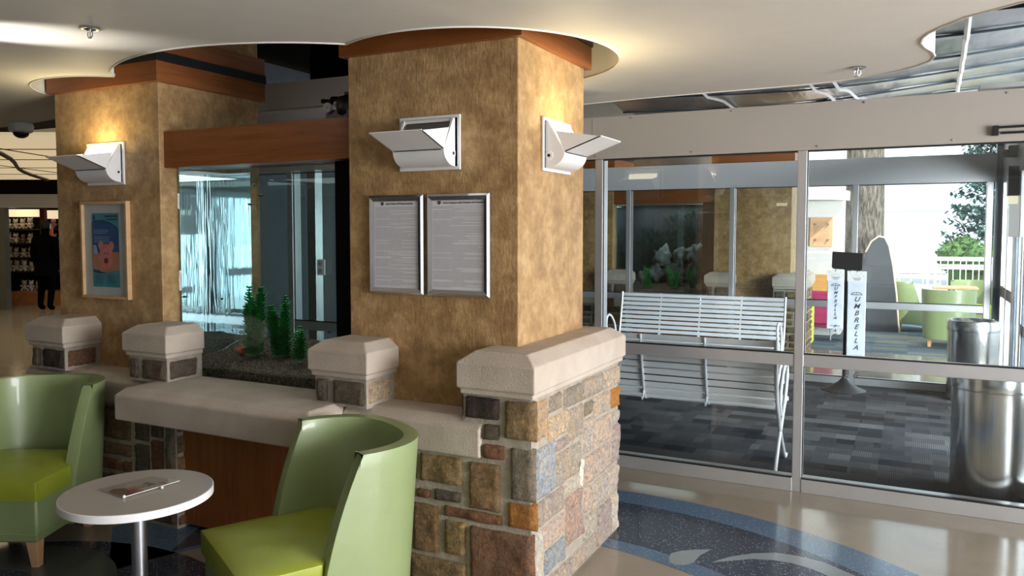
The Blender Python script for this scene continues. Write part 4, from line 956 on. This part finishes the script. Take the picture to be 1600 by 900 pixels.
lamp('POINT', 'shop_ceiling_light', shop(-.85, .8, 1.98), 4, (1, .78, .5), shadow_soft_size=.1)
# the person: one skinned figure
def person(loc, rz, label):
    t = empty('person', loc, label, 'person', rz)
    V = [(0, 0, .98), (0, 0, 1.18), (0, -.01, 1.38), (0, 0, 1.50), (0, -.01, 1.60), (0, -.015, 1.70),
         (.10, 0, .93), (.11, -.02, .50), (.12, .03, .09), (.12, -.10, .04), (-.10, 0, .93), (-.12, .02, .50), (-.11, .10, .09), (-.11, -.03, .04),
         (.20, 0, 1.42), (.25, .02, 1.14), (.24, -.06, .90), (.24, -.08, .80), (-.20, 0, 1.42), (-.25, .02, 1.14), (-.24, -.06, .90), (-.24, -.08, .80)]
    E_ = [(0, 1), (1, 2), (2, 3), (3, 4), (4, 5), (0, 6), (6, 7), (7, 8), (8, 9), (0, 10), (10, 11), (11, 12), (12, 13), (2, 14), (14, 15), (15, 16), (16, 17), (2, 18), (18, 19), (19, 20), (20, 21)]
    R = [.17, .16, .18, .06, .085, .09, .11, .075, .055, .05, .11, .075, .055, .05, .08, .058, .04, .035, .08, .058, .04, .035]
    bm = NB(); sk = bm.verts.layers.skin.verify(); vs = [bm.verts.new(v) for v in V]
    for a, b_ in E_: bm.edges.new((vs[a], vs[b_]))
    for i, r_ in enumerate(R): vs[i][sk].radius = (r_, r_ * .8 if i < 3 else r_); vs[i][sk].use_root = (i == 0)
    me = bpy.data.meshes.new('body'); bm.to_mesh(me); bm.free(); o = bpy.data.objects.new('body', me); C.objects.link(o); o.parent = t
    o.modifiers.new('skin', 'SKIN')
    o.modifiers.new('s', 'SUBSURF').levels = 2; me.materials.append(MAT['suit'])
    bm = NB(); ball(bm, (0, .0, 1.715), .098, 16, (.9, 1, 1.1)); obj('hair', bm, 'hair', t, smooth=3.14)
    bm = NB(); lathe(bm, [(.13, .98), (.19, .96), (.215, .80), (.23, .70)], 20); obj('coat_skirt', bm, 'suit', t, smooth=3.14)
    return t
person(shop(.42, -.15, 0), RZ + PI, 'person in a dark suit walking away past the gift shop')
# glowing panel ceiling of that hall
t = bpy.data.objects.new('ceiling_light_panels', None); C.objects.link(t); t.location = (-11.85, 7.2, 2.60); t.rotation_euler = (0, 0, RZ); t['kind'] = 'structure'
bm = NB(); n = 6
for i in range(n):
    for j in range(5): box(bm, -5.3 + i * 1.6, -5.3 + i * 1.6 + 1.56, -3.5 + j * 1.42, -3.5 + j * 1.42 + 1.36, .012 * math.sin(j), .03 + .012 * math.sin(j))
obj('diffuser', bm, 'panel_glow', t)
bm = NB()
for j in range(1, 5): box(bm, -5.3, 4.3, -3.53 + j * 1.42, -3.50 + j * 1.42, -.008, .0)
for i in range(1, 6): box(bm, -5.33 + i * 1.6, -5.30 + i * 1.6, -3.5, 3.5, -.008, .0)
obj('grid_bars', bm, 'dark_wood', t)
for k in range(3):
    bm = NB(); tube(bm, [(-3.2 + k * 1.7 + .30 * i, 3.2 - .66 * i - .25 * math.sin(i * .6), -.04) for i in range(11)], .028, 6)
    obj('curved_rib', bm, 'dark_wood', t)
struct(boxo('wall_hall', 'plenum', (-24, -6.25, 14.5, 14.6, 0, 3.4)))
lamp('AREA', 'hall_ceiling_light', (-11.5, 7.2, 2.5), 22, (1, .82, .55), aim=(-11.5, 7.2, 0), shape='RECTANGLE', size=4, size_y=3)
struct(boxo('wall_vestibule_left', 'screen_grey', (-6.3, -6.2, 5.0, 8.9, 0, 3.4)))

# ------------------------------------------------------------------ lobby and outdoors
bm = NB(); prism(bm, [(-1.75, 13.0), (-.93, 13.0), (-.93, 13.6), (-1.75, 13.6)], 0, 3.3); struct(obj('wall_white', bm, 'white_wall'))
bm = NB(); prism(bm, arc(-1.55, 13.0, .72, 180, 360, 24), 2.055, 2.20); struct(obj('trim_10', bm, 'white_wall', bev=.004))
bm = NB(); prism(bm, arc(-1.75, 13.0, .58, 180, 360, 24), 2.20, 2.29); struct(obj('trim_11', bm, 'white_wall'))
t = empty('wood_plaque', (-1.225, 12.975, 1.58), 'square wooden plaque with standoffs on the sunlit white wall', 'plaque')
boxo('board', 'maple', (-.165, .165, -.02, .02, -.225, .225), t, bev=.004); boxo('clear_plate', 'clear_acrylic', (-.10, .12, -.055, -.05, -.15, .15), t)
for x in (-.08, .1):
    for z in (-.12, .12): one('standoff', 'chrome', lambda b: tube(b, [(x, -.02, z), (x, -.06, z)], .012, 10), t)
# trunk
def trunk(b):
    seg, n = 40, 26; rows = []
    for j in range(n + 1):
        z = -.02 + 5.2 * j / n; r = []
        for i in range(seg):
            a = 2 * PI * i / seg; R = .36 * (1.08 - .04 * z) * (1 + .07 * noise.noise(Vector((math.cos(a) * 5, math.sin(a) * 5, z * .6))) + .03 * noise.noise(Vector((math.cos(a) * 14, math.sin(a) * 14, z * 1.5))))
            r.append(b.verts.new((-.76 + R * math.cos(a), 14.6 + R * math.sin(a), z)))
        rows.append(r)
    for j in range(n):
        for i in range(seg): b.faces.new((rows[j][i], rows[j][(i + 1) % seg], rows[j + 1][(i + 1) % seg], rows[j + 1][i]))
o = one('tree_trunk', 'bark', trunk, smooth=3.14); tag(o, 'thick rough tree trunk rising behind the umbrella bag stand', 'tree')
# arched grey screen
pts = [(-.30, 0), (-.29, .5), (-.26, .95), (-.2, 1.25), (-.12, 1.42), (-.02, 1.50), (.06, 1.48), (.12, 1.35), (.18, 1.05), (.24, .6), (.29, 0)]
t = empty('arched_screen', (-.42, 13.7, .004), 'tall grey arched screen with a pale edge right of the umbrella bags', 'screen')
bm = NB(); prism(bm, pts, -.03, .03, 'y'); obj('panel', bm, 'screen_grey', t, bev=.01); bm = NB(); tube(bm, [(x, 0, z) for x, z in pts[3:]], .024, 8); obj('edge_band', bm, 'tan_edge', t, smooth=1)
# coloured lounge pieces
t = empty('lounge_chair', (-1.10, 12.15, .004), 'magenta lounge chair on chrome legs in the lobby', 'chair', -.2)
boxo('backrest', 'magenta_fabric', (-.3, .12, -.08, .08, .25, .72), t, bev=.03, seg=3); boxo('seat', 'magenta_fabric', (-.3, .33, .05, .5, .18, .30), t, bev=.03, seg=3)
for x in (-.2, .08, .28): one('leg', 'chrome', lambda b: tube(b, [(x, .1 if x < .2 else .3, 0), (x, .1 if x < .2 else .3, .2)], .012, 8), t)
o = one('ottoman', 'yellow_fabric', lambda b: box(b, -1.42, -1.19, 11.62, 11.9, .004, .60), bev=.05, seg=4, smooth=.6); tag(o, 'yellow green upholstered block beside the magenta chair', 'seat')
t = empty('booth_seat', (-1.28, 12.90, .004), 'orange high backed seat with a teal cushion by the white wall', 'seat')
boxo('backrest', 'orange_fabric', (-.25, .28, -.02, .08, .55, .92), t, bev=.02); boxo('cushion', 'teal_fabric', (-.25, .28, -.10, .08, .42, .54), t, bev=.02); boxo('plinth', 'white_wall', (-.22, .25, -.08, .08, 0, .42), t)
t = empty('coffee_table', (.62, 13.6, .004), 'low lobby table among the green chairs', 'table')
boxo('top', 'oak_frame', (-.3, .3, -.25, .25, .72, .75), t, bev=.005); one('pedestal', 'chrome', lambda b: tube(b, [(0, 0, 0), (0, 0, .72)], .04, 12), t)
# outdoors
struct(boxo('ground', 'concrete', (-60, 60, 26, 90, -.2, -.02)))
def railing(y, x0, x1, z0, z1, lb, dx=.30):
    t = empty('railing', ((x0 + x1) / 2, y, 0), lb, 'railing', 0, 'white railings'); L = (x1 - x0) / 2
    for z in (z0 + .05, z1 - .18, z1): one('rail', 'building_white', lambda b: box(b, -L, L, -.025, .025, z - .025, z + .025), t)
    n = int(2 * L / dx)
    for i in range(n + 1):
        x = -L + 2 * L * i / n; w_ = .05 if i % 6 == 0 else .02
        one('baluster', 'building_white', lambda b: box(b, x - w_ / 2, x + w_ / 2, -.02, .02, 0, z1), t)
railing(19.2, -.9, 2.6, .15, .98, 'white railing nearer the lobby chairs', .22); railing(21.5, .4, 3.6, .2, .95, 'white railing in front of the hedge', .25)
def foliage(name, pts, rad, n, mat, label, cat, sz=.05, group=None, stuffpts=None):
    bm = NB(); rnd = random.Random(3)
    for k in range(n):
        c, r = rnd.choice(pts); d = Vector((rnd.gauss(0, 1), rnd.gauss(0, 1), rnd.gauss(0, 1))).normalized() * (r * rnd.uniform(.75, 1.05)); p = Vector(c) + d
        a = Vector((rnd.uniform(-1, 1), rnd.uniform(-1, 1), rnd.uniform(-1, 1))).normalized() * sz; b_ = a.cross(Vector((rnd.uniform(-1, 1), rnd.uniform(-1, 1), rnd.uniform(-1, 1)))).normalized() * sz * .6
        bm.faces.new([bm.verts.new(q) for q in (p - a, p + b_, p + a, p - b_)])
    return bm
hp = [((1.0 + .25 * i, 23 + .2 * math.sin(i * 2), .92 + .12 * math.sin(i * 1.7)), .42) for i in range(10)]
t = empty('hedge', (2.0, 23, 0), 'rounded green hedge behind the white railing', 'hedge')
bm = foliage('', [((c[0] - 2, c[1] - 23, c[2]), r) for c, r in hp], 0, 5000, 'hedge', '', '', .06); obj('leaves', bm, 'hedge', t)
bm = NB()
for c, r in hp: ball(bm, (c[0] - 2, c[1] - 23, c[2]), r * .9, 12)
box(bm, -1.1, 1.4, -.3, .3, 0, .8); obj('core', bm, 'hedge', t, smooth=3.14)
t = empty('conifer_tree', (2.35, 27, 0), 'blue green conifer beyond the hedge', 'tree')
rnd = random.Random(4); bm = NB()
for k in range(230):
    z = .9 + 4.3 * (k / 230); R = 1.6 * (1 - .6 * (k / 230)); a = rnd.uniform(0, 2 * PI)
    for q in range(46):
        u = rnd.random(); p = Vector((math.cos(a) * R * u, math.sin(a) * R * u, z + .25 * u + rnd.uniform(-.08, .08))) + Vector((rnd.uniform(-.12, .12), rnd.uniform(-.12, .12), 0))
        d = Vector((rnd.uniform(-1, 1), rnd.uniform(-1, 1), rnd.uniform(-.3, .6))).normalized() * .11; e = d.cross(Z_).normalized() * .05
        bm.faces.new([bm.verts.new(v) for v in (p - d, p + e, p + d, p - e)])
obj('needles', bm, 'conifer', t); one('trunk', 'bark', lambda b: tube(b, [(0, 0, 0), (0, 0, 4.8)], [.14, .04], 10), t)
t = empty('white_building', (.9, 33, 0), 'overexposed white building beyond the railing', 'building')
boxo('wall', 'building_white', (-2.6, 1.0, 0, 6, 0, 2.35), t); boxo('parapet', 'building_white', (-2.65, 1.05, -.05, 6.05, 2.35, 2.5), t); boxo('window', 'grey_panel', (-2.2, -1.9, -.02, 0, .5, 2.2), t)
